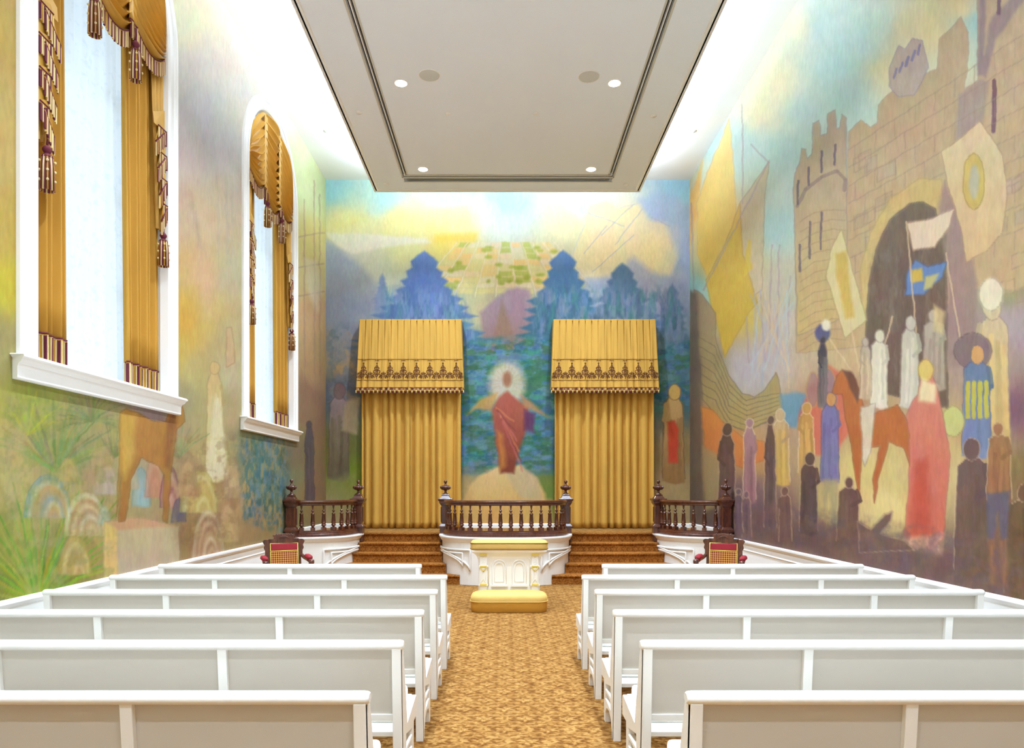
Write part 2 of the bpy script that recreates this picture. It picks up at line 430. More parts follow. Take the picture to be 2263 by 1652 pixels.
def paint_back(X, Y):
    p = Paint(X, Y, 3)
    p.base([(730,420,(150,205,225)),(850,440,(175,215,225)),(1000,440,(195,225,232)),(1120,440,(175,215,228)),(1300,440,(205,228,232)),(1500,420,(150,195,228)),
      (760,490,(225,220,165)),(880,490,(228,220,160)),(1000,500,(228,222,180)),(1120,510,(205,218,222)),(1250,500,(228,222,185)),(1380,480,(225,222,205)),(1480,470,(165,185,220)),
      (780,530,(222,220,210)),(900,545,(215,215,165)),(980,530,(225,200,110)),(1060,600,(220,205,140)),(1140,600,(225,205,160)),(1220,620,(222,200,135)),(1330,560,(232,215,165)),(1440,560,(228,205,150)),(1510,560,(150,165,215)),
      (740,580,(155,170,195)),(830,620,(200,205,192)),(1030,660,(190,190,160)),(1060,690,(190,180,150)),(1400,640,(188,190,218)),(1500,650,(178,186,218)),(1310,650,(190,195,215)),
      (740,680,(135,150,185)),(800,690,(130,145,185)),(940,660,(100,125,185)),(1120,700,(150,130,155)),(1240,640,(85,120,165)),(1380,650,(100,125,150)),(1490,690,(115,135,170)),
      (740,790,(165,140,110)),(1060,780,(80,130,140)),(1120,740,(135,125,140)),(1180,780,(70,130,130)),(1480,780,(85,125,115)),(1130,850,(90,140,155)),
      (740,870,(85,95,110)),(1050,900,(70,125,140)),(1200,900,(75,120,140)),(1490,880,(80,105,110)),(740,1000,(110,110,60)),(780,1060,(120,140,40)),
      (1040,1000,(90,120,135)),(1200,1000,(75,115,140)),(1120,1080,(200,175,125)),(1040,1090,(175,155,105)),(1210,1080,(105,125,60)),(1490,1000,(150,125,85)),(1480,1080,(175,150,110)),
      (740,1130,(170,150,120)),(1120,1140,(205,165,105)),(1490,1140,(175,155,115)),(900,950,(80,110,120)),(1340,950,(80,110,120))])
    # distant ranges, salt-pale lake, rays of light
    p.poly([(720,480),(760,490),(800,470),(840,482),(880,457),(915,468),(960,460),(1010,452),(1060,440),(1060,530),(720,530)], (222,214,150), 8, .55)
    p.poly([(720,515),(800,516),(940,526),(950,535),(860,545),(780,560),(745,545)], (228,225,218), 4, .9)
    p.poly([(960,520),(1058,512),(1050,535),(960,534)], (222,190,80), 6, .7)
    p.poly([(1080,430),(1170,430),(1180,450),(1150,470),(1110,465)], (170,215,228), 8, .6)
    p.poly([(1030,440),(1090,450),(1120,530),(1060,520)], (225,230,228), 14, .5)
    p.poly([(1290,500),(1300,450),(1340,440),(1370,460),(1420,445),(1440,485),(1500,500),(1505,560),(1480,610),(1370,620),(1290,615),(1260,570)], (232,214,175), 6, .7, (190,190,215))
    p.poly([(1410,440),(1450,424),(1500,440),(1522,470),(1522,600),(1495,560),(1470,490),(1430,480)], (160,182,222), 8, .75)
    for a, b, c, d in ((1330,520,1400,450),(1360,540,1420,460),(1380,500,1300,470),(1440,480,1480,500),(1290,560,1340,500),(1310,600,1400,520)):
        p.line([(a,b),(c,d)], 1.3, (165,165,200), .5)
    # the valley's fields
    r = np.random.RandomState(5)
    for i in range(9):
        for j in range(9):
            t = j/9; y0 = 535+ t*115; y1 = y0+11
            xa = 1118+(i-4.5)*(22+t*24); xb = xa+20+t*22
            c = [(226,196,140),(214,205,150),(228,205,175),(165,175,80),(222,212,190),(232,190,130)][r.randint(6)]
            p.poly([(xa,y0),(xb,y0),(xb+(i-4)*2.2,y1),(xa+(i-4)*2.2,y1)], c, 2, .75)
    for i in range(10):
        x0 = 1118+(i-4.5)*24; x1 = 1118+(i-4.5)*46
        p.line([(x0,535),(x1,655)], 1.3, (226,214,196), .7)
    for k in range(26):
        p.ell(1118+r.uniform(-130,120), r.uniform(545,640), r.uniform(4,10), r.uniform(3,6), (150,160,62), 3, .8)
    # hills and pines
    p.poly([(720,530),(760,560),(800,590),(850,640),(880,670),(880,800),(720,800)], (158,170,200), 8, .7, None, (125,130,150))
    p.poly([(1060,690),(1090,665),(1120,640),(1140,634),(1172,640),(1180,700),(1190,760),(1070,770)], (160,138,178), 5, .85, None, (140,112,105))
    p.poly([(1095,720),(1110,665),(1135,740),(1140,775),(1085,775)], (140,112,98), 5, .7)
    p.poly([(1290,620),(1350,610),(1400,568),(1440,600),(1522,625),(1522,760),(1290,760)], (165,172,210), 8, .8, None, (130,145,180))
    p.pine(845, 605, 700, 60, (120,140,200), (125,140,180))
    p.pine(938, 553, 770, 330, (84,114,190), (78,108,158))
    p.pine(1245, 553, 780, 300, (76,112,180), (52,102,122))
    p.pine(1376, 580, 780, 280, (84,112,155), (78,106,135))
    p.pine(1487, 628, 800, 130, (105,125,170), (85,115,120))
    p.dapple([(850,640),(1010,640),(1070,780),(850,800)], [(110,140,215),(75,100,150),(95,150,170),(130,150,205)], .07, .6, 14, 1.6, .5)
    p.dapple([(1190,640),(1500,640),(1522,800),(1180,800)], [(120,145,205),(65,95,125),(75,140,140),(140,150,180)], .07, .6, 14, 1.6, .5)
    blues = [(45,125,150),(95,140,200),(70,150,125),(40,90,120),(110,150,165),(85,110,165),(60,105,60)]
    p.dapple([(1000,760),(1240,740),(1240,1040),(1000,1040)], blues, .06, .75, 12, .8, 1.5)
    p.dapple([(1440,760),(1525,760),(1525,900),(1440,900)], blues, .06, .7, 12, .8, 1.5)
    p.dapple([(720,720),(800,720),(800,900),(720,900)], [(180,150,110),(90,110,125),(120,125,150)], .06, .6, 12)
    # open meadow tones at the centre: rock, pale light and a russet drapery-like mass
    p.poly([(1020,1125),(1035,1075),(1060,1050),(1100,1030),(1150,1028),(1185,1055),(1205,1090),(1212,1125)], (212,188,142), 4, 1, None, (205,170,110))
    p.poly([(1110,1040),(1155,1030),(1190,1060),(1200,1110),(1150,1100)], (188,172,142), 5, .8)
    p.poly([(1020,1105),(1215,1105),(1225,1165),(1020,1165)], (208,168,104), 8, .9)
    p.ell(1120, 850, 40, 52, (216,204,184), 9, .75)
    p.poly([(1100,880),(1120,862),(1140,880),(1168,900),(1170,930),(1150,985),(1136,1045),(1106,1045),(1094,960),(1086,905)], (172,98,84), 4, 1, None, (122,62,48))
    p.poly([(1098,950),(1112,960),(1118,1030),(1106,1040)], (200,140,62), 5, .6)
    p.poly([(1158,905),(1182,915),(1180,955),(1158,950)], (98,52,98), 4, .9)
    p.poly([(1086,905),(1050,905),(1030,918),(1062,880),(1100,868)], (196,150,82), 4, .8)
    p.poly([(1160,900),(1190,912),(1215,922),(1180,892),(1150,872)], (186,132,88), 4, .8)
    p.ell(1120, 838, 11, 17, (150,100,74), 4, .85)
    for k in range(14):
        a = PI*(-.1+1.2*k/13); p.line([(1120+18*math.cos(a), 846-20*math.sin(a)), (1120+40*math.cos(a), 850-50*math.sin(a))], 1.5, (180,160,140), .4)
    for k in range(6): p.line([(1096+k*3, 900+k*6), (1135+k*4, 930+k*22)], 2.2, [(205,130,90),(120,60,62),(190,110,110)][k%3], .5)
    # walkers at either side
    p.figure(748, 848, 1060, 46, (150,132,140), (105,95,72), (95,80,80), (120,100,100))
    p.poly([(765,885),(795,880),(790,960),(755,950)], (190,175,150), 4, .8)
    p.poly([(725,1062),(790,1040),(795,1120),(725,1140)], (150,150,95), 8, .6)
    p.figure(1488, 850, 1065, 50, (200,165,110), (150,112,72), (110,80,60), (205,170,100))
    p.poly([(1474,932),(1490,928),(1500,950),(1498,1022),(1478,1022)], (198,72,48), 3, .95)
    return p.finish(9, 1.06)

def paint_right(X, Y):
    p = Paint(X, Y, 11)
    p.base([(1532,450,(225,180,110)),(1560,420,(200,215,210)),(1600,330,(185,215,222)),(1590,480,(225,200,140)),(1530,640,(150,200,215)),(1600,600,(215,185,105)),(1640,700,(195,170,85)),
      (1680,250,(228,220,190)),(1720,190,(228,220,192)),(1770,60,(225,220,195)),(1650,330,(190,215,218)),(1810,60,(188,215,222)),(1850,150,(178,210,218)),(1730,330,(180,212,218)),(1780,250,(182,212,216)),
      (1710,500,(168,200,205)),(1900,90,(180,212,216)),(1870,210,(172,205,210)),(1950,50,(190,212,210)),(2000,60,(214,206,178)),(1960,160,(212,204,172)),(2060,60,(220,208,172)),(2130,20,(222,206,165)),
      (1740,640,(185,180,170)),(1720,720,(188,178,175)),(1700,800,(185,172,178)),(1650,820,(180,175,185)),(1800,760,(185,165,145)),(1860,800,(190,165,130)),
      (2150,40,(150,195,205)),(2240,300,(175,152,135)),(2230,620,(150,145,110)),(2150,760,(150,125,130)),(2240,720,(165,150,160)),(2180,820,(170,150,140)),
      (1560,800,(140,125,110)),(1600,950,(190,140,85)),(1660,1000,(190,150,100)),(1740,960,(175,150,125)),(1820,900,(180,140,110)),(1900,880,(175,140,110)),
      (1900,1050,(205,185,125)),(1850,1120,(205,182,125)),(1980,1060,(195,175,120)),(1960,1120,(215,195,135)),(2150,950,(185,155,105)),(2120,1040,(195,172,125)),(2245,900,(120,85,105)),
      (1640,1100,(120,95,105)),(1600,1150,(112,88,110)),(1700,1150,(118,92,98)),(1800,1190,(105,80,80)),(1900,1250,(112,84,78)),(2000,1250,(112,85,80)),(2100,1290,(110,85,85)),(2200,1290,(112,85,78)),(2263,1200,(105,80,62)),(2263,1050,(130,105,70)),
      (1560,1120,(110,95,75)),(2350,300,(170,150,135)),(2350,800,(150,130,120)),(2400,1200,(110,85,75)),(2400,50,(175,170,165))])
    # masonry
    wall = [(1875,290),(1904,264),(1924,282),(1940,272),(1940,232),(1972,200),(2070,152),(2076,88),(2124,38),(2140,72),(2138,158),(2130,198),(2162,180),(2160,-40),(2700,-40),(2700,640),(2150,640),(1960,760),(1760,780),(1758,560),(1872,430)]
    p.poly(wall, (178,158,138), 2.5, 1, (150,130,125), (186,160,122))
    tower = [(1754,420),(1756,382),(1766,362),(1772,328),(1780,330),(1784,352),(1795,340),(1797,272),(1810,266),(1814,300),(1828,296),(1829,252),(1845,244),(1848,284),(1856,282),(1860,252),(1870,260),(1873,700),(1762,740)]
    p.poly(tower, (174,160,146), 2.5, 1, (135,125,130), (192,168,118))
    p.line([(1762,455),(1780,420),(1815,390),(1850,378),(1868,396),(1866,420)], 4, (140,122,120), .7)
    for a, b, c in ((1788,370,410),(1816,335,380),(1846,320,365),(1790,490,570),(1815,470,550),(1768,540,600),(1764,400,450)):
        p.line([(a,b),(a-1,c)], 2.4, (105,95,112), .85)
    p.poly([(1965,190),(1966,150),(1988,100),(2000,108),(2016,84),(2040,90),(2052,150),(2020,210),(1985,215)], (178,162,160), 2.5, .95, (130,120,160))
    for k in range(5): p.line([(1976+k*13,172-k*13),(1982+k*13,152-k*13)], 3, (120,115,160), .8)
    p.poly([(2162,180),(2172,175),(2185,180),(2172,270),(2135,330),(2110,330),(2118,210)], (150,135,142), 4, .7)
    p.poly([(2165,-20),(2180,-20),(2175,120),(2190,40),(2250,-20),(2263,0),(2200,90),(2178,170),(2160,165)], (135,118,132), 4, .75)
    p.line([(2197,180),(2196,290)], 5, (112,82,98), .9); p.line([(2208,0),(2206,30)], 4, (110,85,105), .9)
    r = np.random.RandomState(4)
    for k in range(46):      # stone courses follow the wall's own perspective towards the picture's distance
        x = r.uniform(1885, 2255); y = r.uniform(250, 650)
        if x < 2060 and y < 330: continue
        dx = r.uniform(20, 46); sl = -.55*(1-(y/1079.0))*1.4
        cc = [(160,138,125),(200,176,140),(188,158,140),(165,150,150)][r.randint(4)]
        p.poly([(x,y),(x+dx,y+sl*dx),(x+dx,y+sl*dx+30),(x,y+30)], cc, 3, .35, (150,128,112))
    for j in range(13):
        y0 = 330+j*40; sl = -.95*(1-y0/1079)
        if j > 8: break
        p.line([(1876,y0),(2262,y0+sl*386)], 1.5, (150,130,118), .5)
        for k in range(9):
            xx = 1890+(k+.5*(j % 2))*44; yy = y0+sl*(xx-1876); p.line([(xx,yy),(xx,yy+38)], 1.3, (150,130,118), .45)
    for k in range(14):
        y = 470+k*22; p.line([(1768,y+20),(1800,y),(1840,y-8),(1868,y-6)], 1.1, (150,128,105), .5)
    # archway
    p.poly([(1905,700),(1900,600),(1925,510),(1965,440),(2030,395),(2080,395),(2090,470),(2060,480),(1990,470),(1940,560),(1915,720)], (198,172,112), 5, .75, (165,140,95))
    p.poly([(1914,860),(1914,720),(1920,630),(1938,545),(1968,482),(2010,450),(2040,446),(2066,462),(2072,485),(2088,520),(2092,640),(2095,900)], (112,98,88), 3.5, 1, (90,75,75), (108,86,76))
    p.poly([(2072,460),(2088,400),(2120,480),(2150,570),(2160,640),(2140,800),(2092,820),(2094,600)], (150,124,124), 5, .85)
    p.dapple([(1925,560),(2085,520),(2090,850),(1925,830)], [(130,118,108),(95,78,72)], .05, .5, 10, 2, .5)
    # plain cloth banners, without any device
    p.poly([(2080,335),(2105,318),(2165,268),(2190,300),(2216,345),(2226,430),(2215,515),(2180,555),(2136,578),(2122,500),(2095,410)], (206,188,158), 2.5, 1, (150,120,100), (200,170,132))
    p.ell(2152, 400, 24, 62, (190,168,88), 4, .8, (140,115,60)); p.ell(2153, 402, 12, 38, (170,172,165), 4, .8)
    p.poly([(1826,612),(1838,545),(1860,505),(1885,600),(1916,706),(1890,728),(1868,748),(1842,660)], (205,192,150), 2.5, 1, (150,130,90))
    p.poly([(1846,560),(1870,552),(1880,640),(1888,700),(1868,705),(1856,640),(1848,610)], (190,158,72), 4, .75)
    p.poly([(2004,492),(2060,482),(2110,458),(2098,500),(2066,545),(2018,552)], (212,190,172), 3, 1, (150,110,100))
    p.poly([(2006,600),(2022,575),(2050,590),(2092,578),(2082,612),(2040,650),(2000,652)], (100,128,180), 3, 1, (80,90,130))
    p.poly([(2014,596),(2036,592),(2040,620),(2016,624)], (205,172,70), 3, .9); p.poly([(2044,612),(2075,604),(2060,636),(2040,640)], (198,185,110), 3, .8)
    for pts in ([(2003,490),(2030,780)],[(2090,560),(2125,770)],[(1880,725),(1900,820)],[(1972,700),(1955,760)],[(1830,745),(1880,815)]): p.line(pts, 2, (205,180,150), .7)
    # sails, rigging and a ship's side
    p.poly([(1523,440),(1553,350),(1545,440),(1530,520),(1524,560)], (225,180,105), 3, .9)
    p.poly([(1542,560),(1540,450),(1556,400),(1612,262),(1618,330),(1626,430),(1626,480),(1600,540),(1562,612)], (228,204,142), 3, 1, (190,165,130), (215,180,88))
    p.poly([(1636,448),(1700,358),(1690,440),(1686,560),(1684,640),(1664,655),(1640,560)], (192,178,155), 3, .95, (150,130,120))
    p.poly([(1560,618),(1600,545),(1635,450),(1642,560),(1660,620),(1673,668),(1655,690),(1600,790),(1592,740),(1575,690)], (208,178,92), 3, 1, (165,135,70), (190,160,62))
    p.poly([(1648,560),(1654,528),(1660,532),(1658,575),(1665,592),(1645,612)], (205,180,70), 2, .8)
    for pts in ([(1528,450),(1534,660)],[(1640,230),(1642,450)],[(1700,355),(1555,640)],[(1660,320),(1700,360)],[(1706,540),(1700,760)],[(1722,540),(1718,780)],[(1680,640),(1690,800)],[(1650,700),(1655,800)],[(1746,610),(1740,780)]): p.line(pts, 1.8, (165,150,158), .65)
    for k in range(16): p.line([(1655+r.uniform(0,100),620+r.uniform(0,60)),(1650+r.uniform(0,100),800+r.uniform(0,60))], 2.2, [(170,170,190),(205,180,150),(175,190,205)][k%3], .5)
    p.poly([(1535,640),(1552,650),(1580,690),(1582,755),(1610,830),(1640,868),(1668,878),(1690,862),(1716,822),(1732,900),(1726,915),(1650,955),(1590,930),(1552,880),(1545,800)], (150,135,112), 3, .95, (110,95,85), (170,150,98))
    for k in range(7): p.line([(1546,745+k*20),(1580,765+k*20),(1612,850+k*15),(1650,885+k*11),(1722,868+k*9)], 1.2, (120,105,90), .6)
    p.poly([(1523,640),(1540,650),(1552,900),(1556,1160),(1523,1160)], (112,98,88), 5, .9)
    p.poly([(1550,900),(1575,905),(1600,935),(1640,965),(1690,975),(1692,1015),(1640,1035),(1560,1005)], (212,140,72), 3, .95, (170,110,60), (198,120,72))
    p.poly([(1553,985),(1600,1010),(1620,1060),(1620,1100),(1556,1130)], (172,150,112), 5, .85)
    p.poly([(1725,870),(1760,865),(1790,870),(1760,945),(1728,940)], (95,145,185), 5, .8)
    # carriage and horses: loose warm masses
    p.poly([(1762,920),(1790,850),(1830,805),(1870,830),(1880,950),(1840,1010),(1770,1000)], (196,98,82), 4, .8)
    p.ell(1830, 868, 19, 55, (150,125,135), 3, .9, (190,150,80)); p.ell(1796, 860, 14, 40, (150,120,120), 3, .8, (190,150,80))
    p.poly([(1838,872),(1850,830),(1862,818),(1885,830),(1902,870),(1915,920),(1985,895),(2010,940),(2010,1030),(1998,990),(1965,975),(1940,1060),(1932,1110),(1928,1060),(1945,985),(1905,990),(1900,1100),(1890,1050),(1880,980),(1870,930),(1862,870)], (176,106,58), 3, 1, (120,72,48), (168,92,52))
    p.poly([(1862,815),(1884,822),(1904,875),(1896,890),(1876,850)], (98,70,62), 3, .8)
    for x, yt, yb, wd, c, c2 in ((2010,700,900,44,(186,180,168),(198,190,180)),(1942,730,900,40,(205,198,182),(212,204,190)),(2064,685,860,52,(172,162,150),(165,145,135)),(1913,748,880,26,(180,165,150),(185,165,140)),(2195,655,980,76,(196,178,150),(190,160,105))):
        p.figure(x, yt, yb, wd, c, c2, (135,120,115))
    p.poly([(1902,900),(1935,890),(1925,990),(1912,1030),(1905,1010)], (205,195,180), 3, .9, (140,120,110))
    p.poly([(2064,672),(2088,690),(2084,740),(2062,730)], (200,180,135), 4, .8)
    p.ell(2190, 650, 27, 36, (222,210,192), 4, .95, (150,140,130))
    p.ell(1818, 735, 17, 20, (85,88,130), 3, .95); p.ell(1826, 718, 10, 13, (220,215,200), 3, .95)
    p.figure(1818, 745, 900, 22, (70,64,78), (120,110,110), (110,95,95))
    p.ell(2150, 775, 42, 40, (125,105,110), 4, .95, (90,75,80))
    p.figure(2158, 765, 1010, 66, (100,118,150), (120,130,170), (80,85,120), (196,150,100))
    for k in range(4): p.line([(2140+k*13,845),(2138+k*14,920)], 5, (200,185,60), .8)
    p.ell(2106, 930, 25, 34, (186,184,120), 3, .95, (130,115,70))
    # red-robed mass, blue coat and small background walkers
    p.poly([(2035,830),(2050,800),(2062,830),(2078,880),(2100,1010),(2092,1100),(2086,1190),(2060,1215),(2020,1212),(1998,1180),(2008,1080),(2010,960),(2002,920),(2015,890),(2030,870)], (196,126,112), 3, 1, (150,90,85), (190,98,82))
    p.poly([(2024,1020),(2050,1010),(2058,1190),(2012,1180)], (176,72,56), 8, .7)
    p.poly([(1998,1190),(2085,1180),(2080,1225),(2010,1215)], (212,170,155), 7, .7)
    p.ell(2046, 818, 18, 24, (205,180,105), 3, 1, (150,120,70)); p.poly([(2036,835),(2070,850),(2066,890),(2030,885)], (218,205,170), 5, .9)
    p.figure(1834, 868, 1066, 42, (118,112,160), (125,118,165), (80,75,120), (190,140,90))
    p.poly([(1818,1060),(1852,1060),(1852,1160),(1838,1165),(1832,1090),(1822,1150)], (165,150,120), 4, .9)
    for x, yt, yb, wd, c, c2 in ((1656,925,1110,30,(168,130,140),(150,110,120)),(1726,905,1070,38,(190,165,130),(200,165,90)),(1782,890,1050,36,(186,140,80),(190,150,90))):
        p.figure(x, yt, yb, wd, c, c2, (225,210,180))
    # shaded onlookers along the bottom
    dk = (96,72,66)
    p.poly([(1612,1120),(1700,1130),(1780,1170),(1880,1150),(2000,1210),(2100,1230),(2263,1260),(2700,1300),(2700,1500),(1612,1230)], (112,86,86), 10, .9, None, (105,78,68))
    for x, yt, yb, wd, c, c2 in ((1606,935,1150,40,(100,78,66),(108,80,84)),(1702,918,1175,28,(105,82,72),(110,88,92)),(1787,1000,1180,42,(98,72,66),(92,72,76)),(1874,1055,1200,52,(104,76,68),(108,80,72)),
        (1650,1085,1190,22,(120,96,108),(112,88,105)),(1632,1080,1180,20,(118,95,108),(110,88,105)),(1735,1075,1200,30,(120,88,80),(110,82,84)),(2150,970,1270,86,(108,84,84),(105,80,66)),(2263,1070,1320,90,(108,84,58),(104,78,56)),(2208,935,1110,56,(150,108,76),(140,98,68))):
        p.figure(x, yt, yb, wd, c, c2, (205,178,150))
    p.poly([(1895,1150),(1925,1170),(1955,1135),(1972,1130),(1968,1150),(1945,1180),(2000,1195),(2020,1215),(1900,1220)], (106,80,76), 4, .95, (190,165,140))
    p.poly([(2180,1090),(2232,1085),(2226,1190),(2214,1200),(2205,1130),(2196,1200),(2182,1195)], (98,90,108), 4, .95)
    p.poly([(2184,1190),(2198,1190),(2200,1290),(2190,1290)], (140,98,72), 4, .9); p.poly([(2210,1195),(2226,1190),(2228,1300),(2216,1300)], (140,98,72), 4, .9)
    p.dapple([(1620,1100),(2263,1200),(2263,1340),(1640,1210)], [(128,98,78),(100,82,100),(125,92,90)], .05, .5, 12)
    return p.finish()

def paint_left(X, Y):
    p = Paint(X, Y, 19)
    p.base([(20,100,(175,150,85)),(20,300,(185,160,100)),(20,500,(180,155,80)),(20,640,(185,170,60)),(20,760,(150,140,95)),(-80,200,(175,150,95)),(-100,800,(150,140,80)),
      (470,30,(225,210,195)),(420,60,(215,212,190)),(420,150,(200,195,198)),(520,120,(220,208,205)),(560,200,(215,212,210)),(440,250,(190,192,205)),(500,330,(192,192,202)),(620,260,(218,222,200)),(680,330,(205,215,175)),
      (420,340,(190,178,180)),(400,450,(190,165,148)),(460,480,(198,175,150)),(510,450,(192,178,165)),(400,600,(196,165,115)),(450,600,(198,165,130)),(510,600,(180,175,150)),(400,700,(196,160,75)),(450,720,(190,165,100)),(510,740,(175,165,125)),
      (420,820,(180,165,110)),(510,830,(178,168,140)),(400,880,(150,140,110)),(470,900,(165,155,110)),(510,920,(170,150,115)),
      (600,120,(224,216,208)),(700,430,(198,212,170)),(680,520,(200,195,130)),(700,620,(190,178,130)),(690,700,(185,155,120)),(690,800,(172,145,110)),(690,900,(150,120,100)),(700,1000,(140,125,70)),(700,1100,(150,125,80)),(665,1000,(120,112,95)),
      (60,900,(150,150,70)),(100,880,(140,145,75)),(180,920,(140,140,90)),(240,960,(145,140,100)),(330,920,(135,120,125)),(20,1000,(165,150,95)),(60,1080,(155,145,95)),(160,1010,(125,130,85)),(20,1200,(130,135,60)),(60,1300,(110,115,50)),
      (200,1060,(150,130,95)),(250,1100,(150,130,90)),(160,1280,(130,110,55)),(220,1220,(145,125,75)),(300,1060,(150,140,115)),(420,1050,(150,125,95)),(430,1180,(140,110,75)),(470,1000,(165,155,110)),(500,1060,(160,130,90)),
      (520,1130,(165,135,100)),(560,1000,(110,125,110)),(600,1080,(95,125,130)),(620,1120,(140,130,90)),(560,1160,(150,125,90)),(600,1180,(140,118,80)),(560,970,(120,125,95)),(-200,1200,(130,130,70))])
    # drifting vapour and light
    p.poly([(383,160),(460,220),(530,330),(525,420),(470,350),(383,290)], (186,190,205), 26, .6)
    p.poly([(420,420),(440,500),(448,550),(436,545)], (170,150,140), 5, .6)
    p.poly([(448,550),(470,620),(474,700),(450,700),(430,620)], (205,175,150), 16, .5)
    p.poly([(383,640),(430,640),(440,760),(383,830)], (196,160,72), 18, .6)
    for x in (480,500,512): p.line([(x,390),(x+4,560)], 3, (175,168,158), .35)
    # faint ship at the far end
    for x, y0, y1 in ((672,440,900),(694,400,880),(706,430,880)): p.line([(x,y0),(x+2,y1)], 1.6, (150,125,115), .6)
    for y in (520,588,650): p.line([(655,y+4),(716,y-6)], 1.8, (145,125,120), .5)
    p.poly([(672,570),(700,575),(710,640),(700,690),(680,640)], (205,200,190), 5, .55)
    p.poly([(654,880),(665,815),(680,850),(716,870),(716,1100),(690,1100),(676,940),(656,930)], (140,112,95), 5, .7)
    p.figure(684, 932, 1110, 20, (88,80,92), (98,88,92), (70,60,70))
    # light-robed standing shape by a pale slab
    p.figure(474, 800, 1062, 40, (190,165,120), (196,188,150), (150,130,95))
    p.poly([(476,870),(490,900),(504,1050),(452,1060),(465,960)], (202,196,170), 4, .9)
    p.poly([(500,725),(512,722),(520,800),(500,812)], (186,160,128), 3, .8, (150,120,90))
    # palms
    for x, y, n, rr, a0, a1, c in ((120,1040,26,170,20,150,(112,130,70)),(60,960,16,120,30,150,(150,155,50)),(200,930,22,90,-10,190,(110,125,85)),(250,1010,14,80,20,120,(110,125,80)),(395,1010,12,90,40,150,(120,130,90)),(90,1330,34,300,28,150,(92,135,50)),(80,1330,24,210,10,170,(140,150,45))):
        p.fan(x, y, n, rr, a0, a1, c, 3.4 if rr > 150 else 2.2, .55)
    p.poly([(0,900),(60,960),(80,1040),(60,1100),(0,1120)], (170,150,105), 14, .5)
    # rounded striped mounds (shells, bowed backs) in the grass
    r = np.random.RandomState(8)
    for x, y, rx, ry, cs in ((105,1100,52,55,[(108,140,158),(190,178,140),(170,120,70),(140,130,110)]),(190,1140,48,55,[(205,195,175),(150,105,65),(200,180,140),(140,110,80)]),(165,1230,36,50,[(170,140,80),(205,180,135),(150,120,70)]),
        (235,1060,25,40,[(170,150,140),(150,135,125)]),(150,1040,22,30,[(175,150,90),(150,130,80)]),(225,1010,26,28,[(160,140,100),(150,130,90)]),(312,1080,20,50,[(120,150,160),(140,160,160)]),(340,1060,20,50,[(180,130,110),(160,110,90)]),(290,1050,16,36,[(175,160,140),(150,140,120)]),
        (375,1080,22,55,[(120,70,90),(190,165,140),(160,110,80)]),(395,1130,16,30,[(85,80,105),(110,90,95)]),(440,1090,42,55,[(170,160,90),(200,190,150),(165,140,70),(190,160,110)]),(415,1060,22,45,[(180,150,110),(150,115,80)]),(460,1190,34,68,[(200,185,165),(130,90,65),(195,170,140),(140,100,75),(180,150,120)]),
        (512,1060,18,52,[(190,170,140),(170,145,110)]),(505,1160,22,48,[(188,165,130),(165,135,100)]),(545,1090,16,40,[(180,155,120),(160,130,95)]),(230,1140,14,24,[(150,165,150),(130,150,140)])):
        for k in range(len(cs)*2):
            t = 1 - k/(len(cs)*2)
            yb_ = y+ry*.75; q = [(x+(1-t)*rx*.35 + rx*t*math.cos(a*PI/10), yb_ - 1.7*ry*t*math.sin(a*PI/10)) for a in range(11)]
            p.poly(q, cs[k % len(cs)], 3.5, .62, tuple(w_*.85 for w_ in cs[k % len(cs)]) if k == 0 else None)
    # ochre carved shape on a block
    p.poly([(230,1152),(300,1142),(396,1162),(398,1262),(230,1300)], (172,155,125), 3, 1, (120,105,80), (165,148,128))
    p.poly([(230,1152),(258,1163),(260,1310),(230,1310)], (196,162,100), 3, .9)
    p.poly([(232,1152),(300,1142),(396,1162),(262,1170)], (175,135,105), 3, .9)
    p.poly([(264,912),(280,904),(306,912),(340,930),(366,930),(376,905),(384,888),(404,898),(408,930),(392,945),(384,1000),(378,1050),(370,1155),(360,1150),(362,1050),(350,1030),(312,1010),(290,1060),(276,1150),(262,1150),(268,1050),(258,1140),(260,1060),(264,1000)], (166,122,60), 3, 1, (110,78,40), (140,95,48))
    p.poly([(266,912),(300,915),(296,1000),(276,1060),(266,1030)], (192,158,78), 7, .7)
    p.poly([(368,930),(386,905),(390,945),(376,1040),(364,1030)], (120,78,50), 5, .6)
    # thicket under the far window
    p.dapple([(530,970),(640,960),(630,1180),(540,1150)], [(80,110,125),(95,130,165),(70,90,70),(150,140,95),(60,105,120)], .08, .8, 10, 2.2, .8)
    p.dapple([(383,960),(530,960),(530,1200),(383,1200)], [(180,160,110),(120,95,70)], .06, .4, 12)
    p.dapple([(0,860),(260,900),(260,1300),(0,1320)], [(165,150,80),(105,115,60),(150,140,110)], .05, .4, 12)
    return p.finish(9, 1.05)

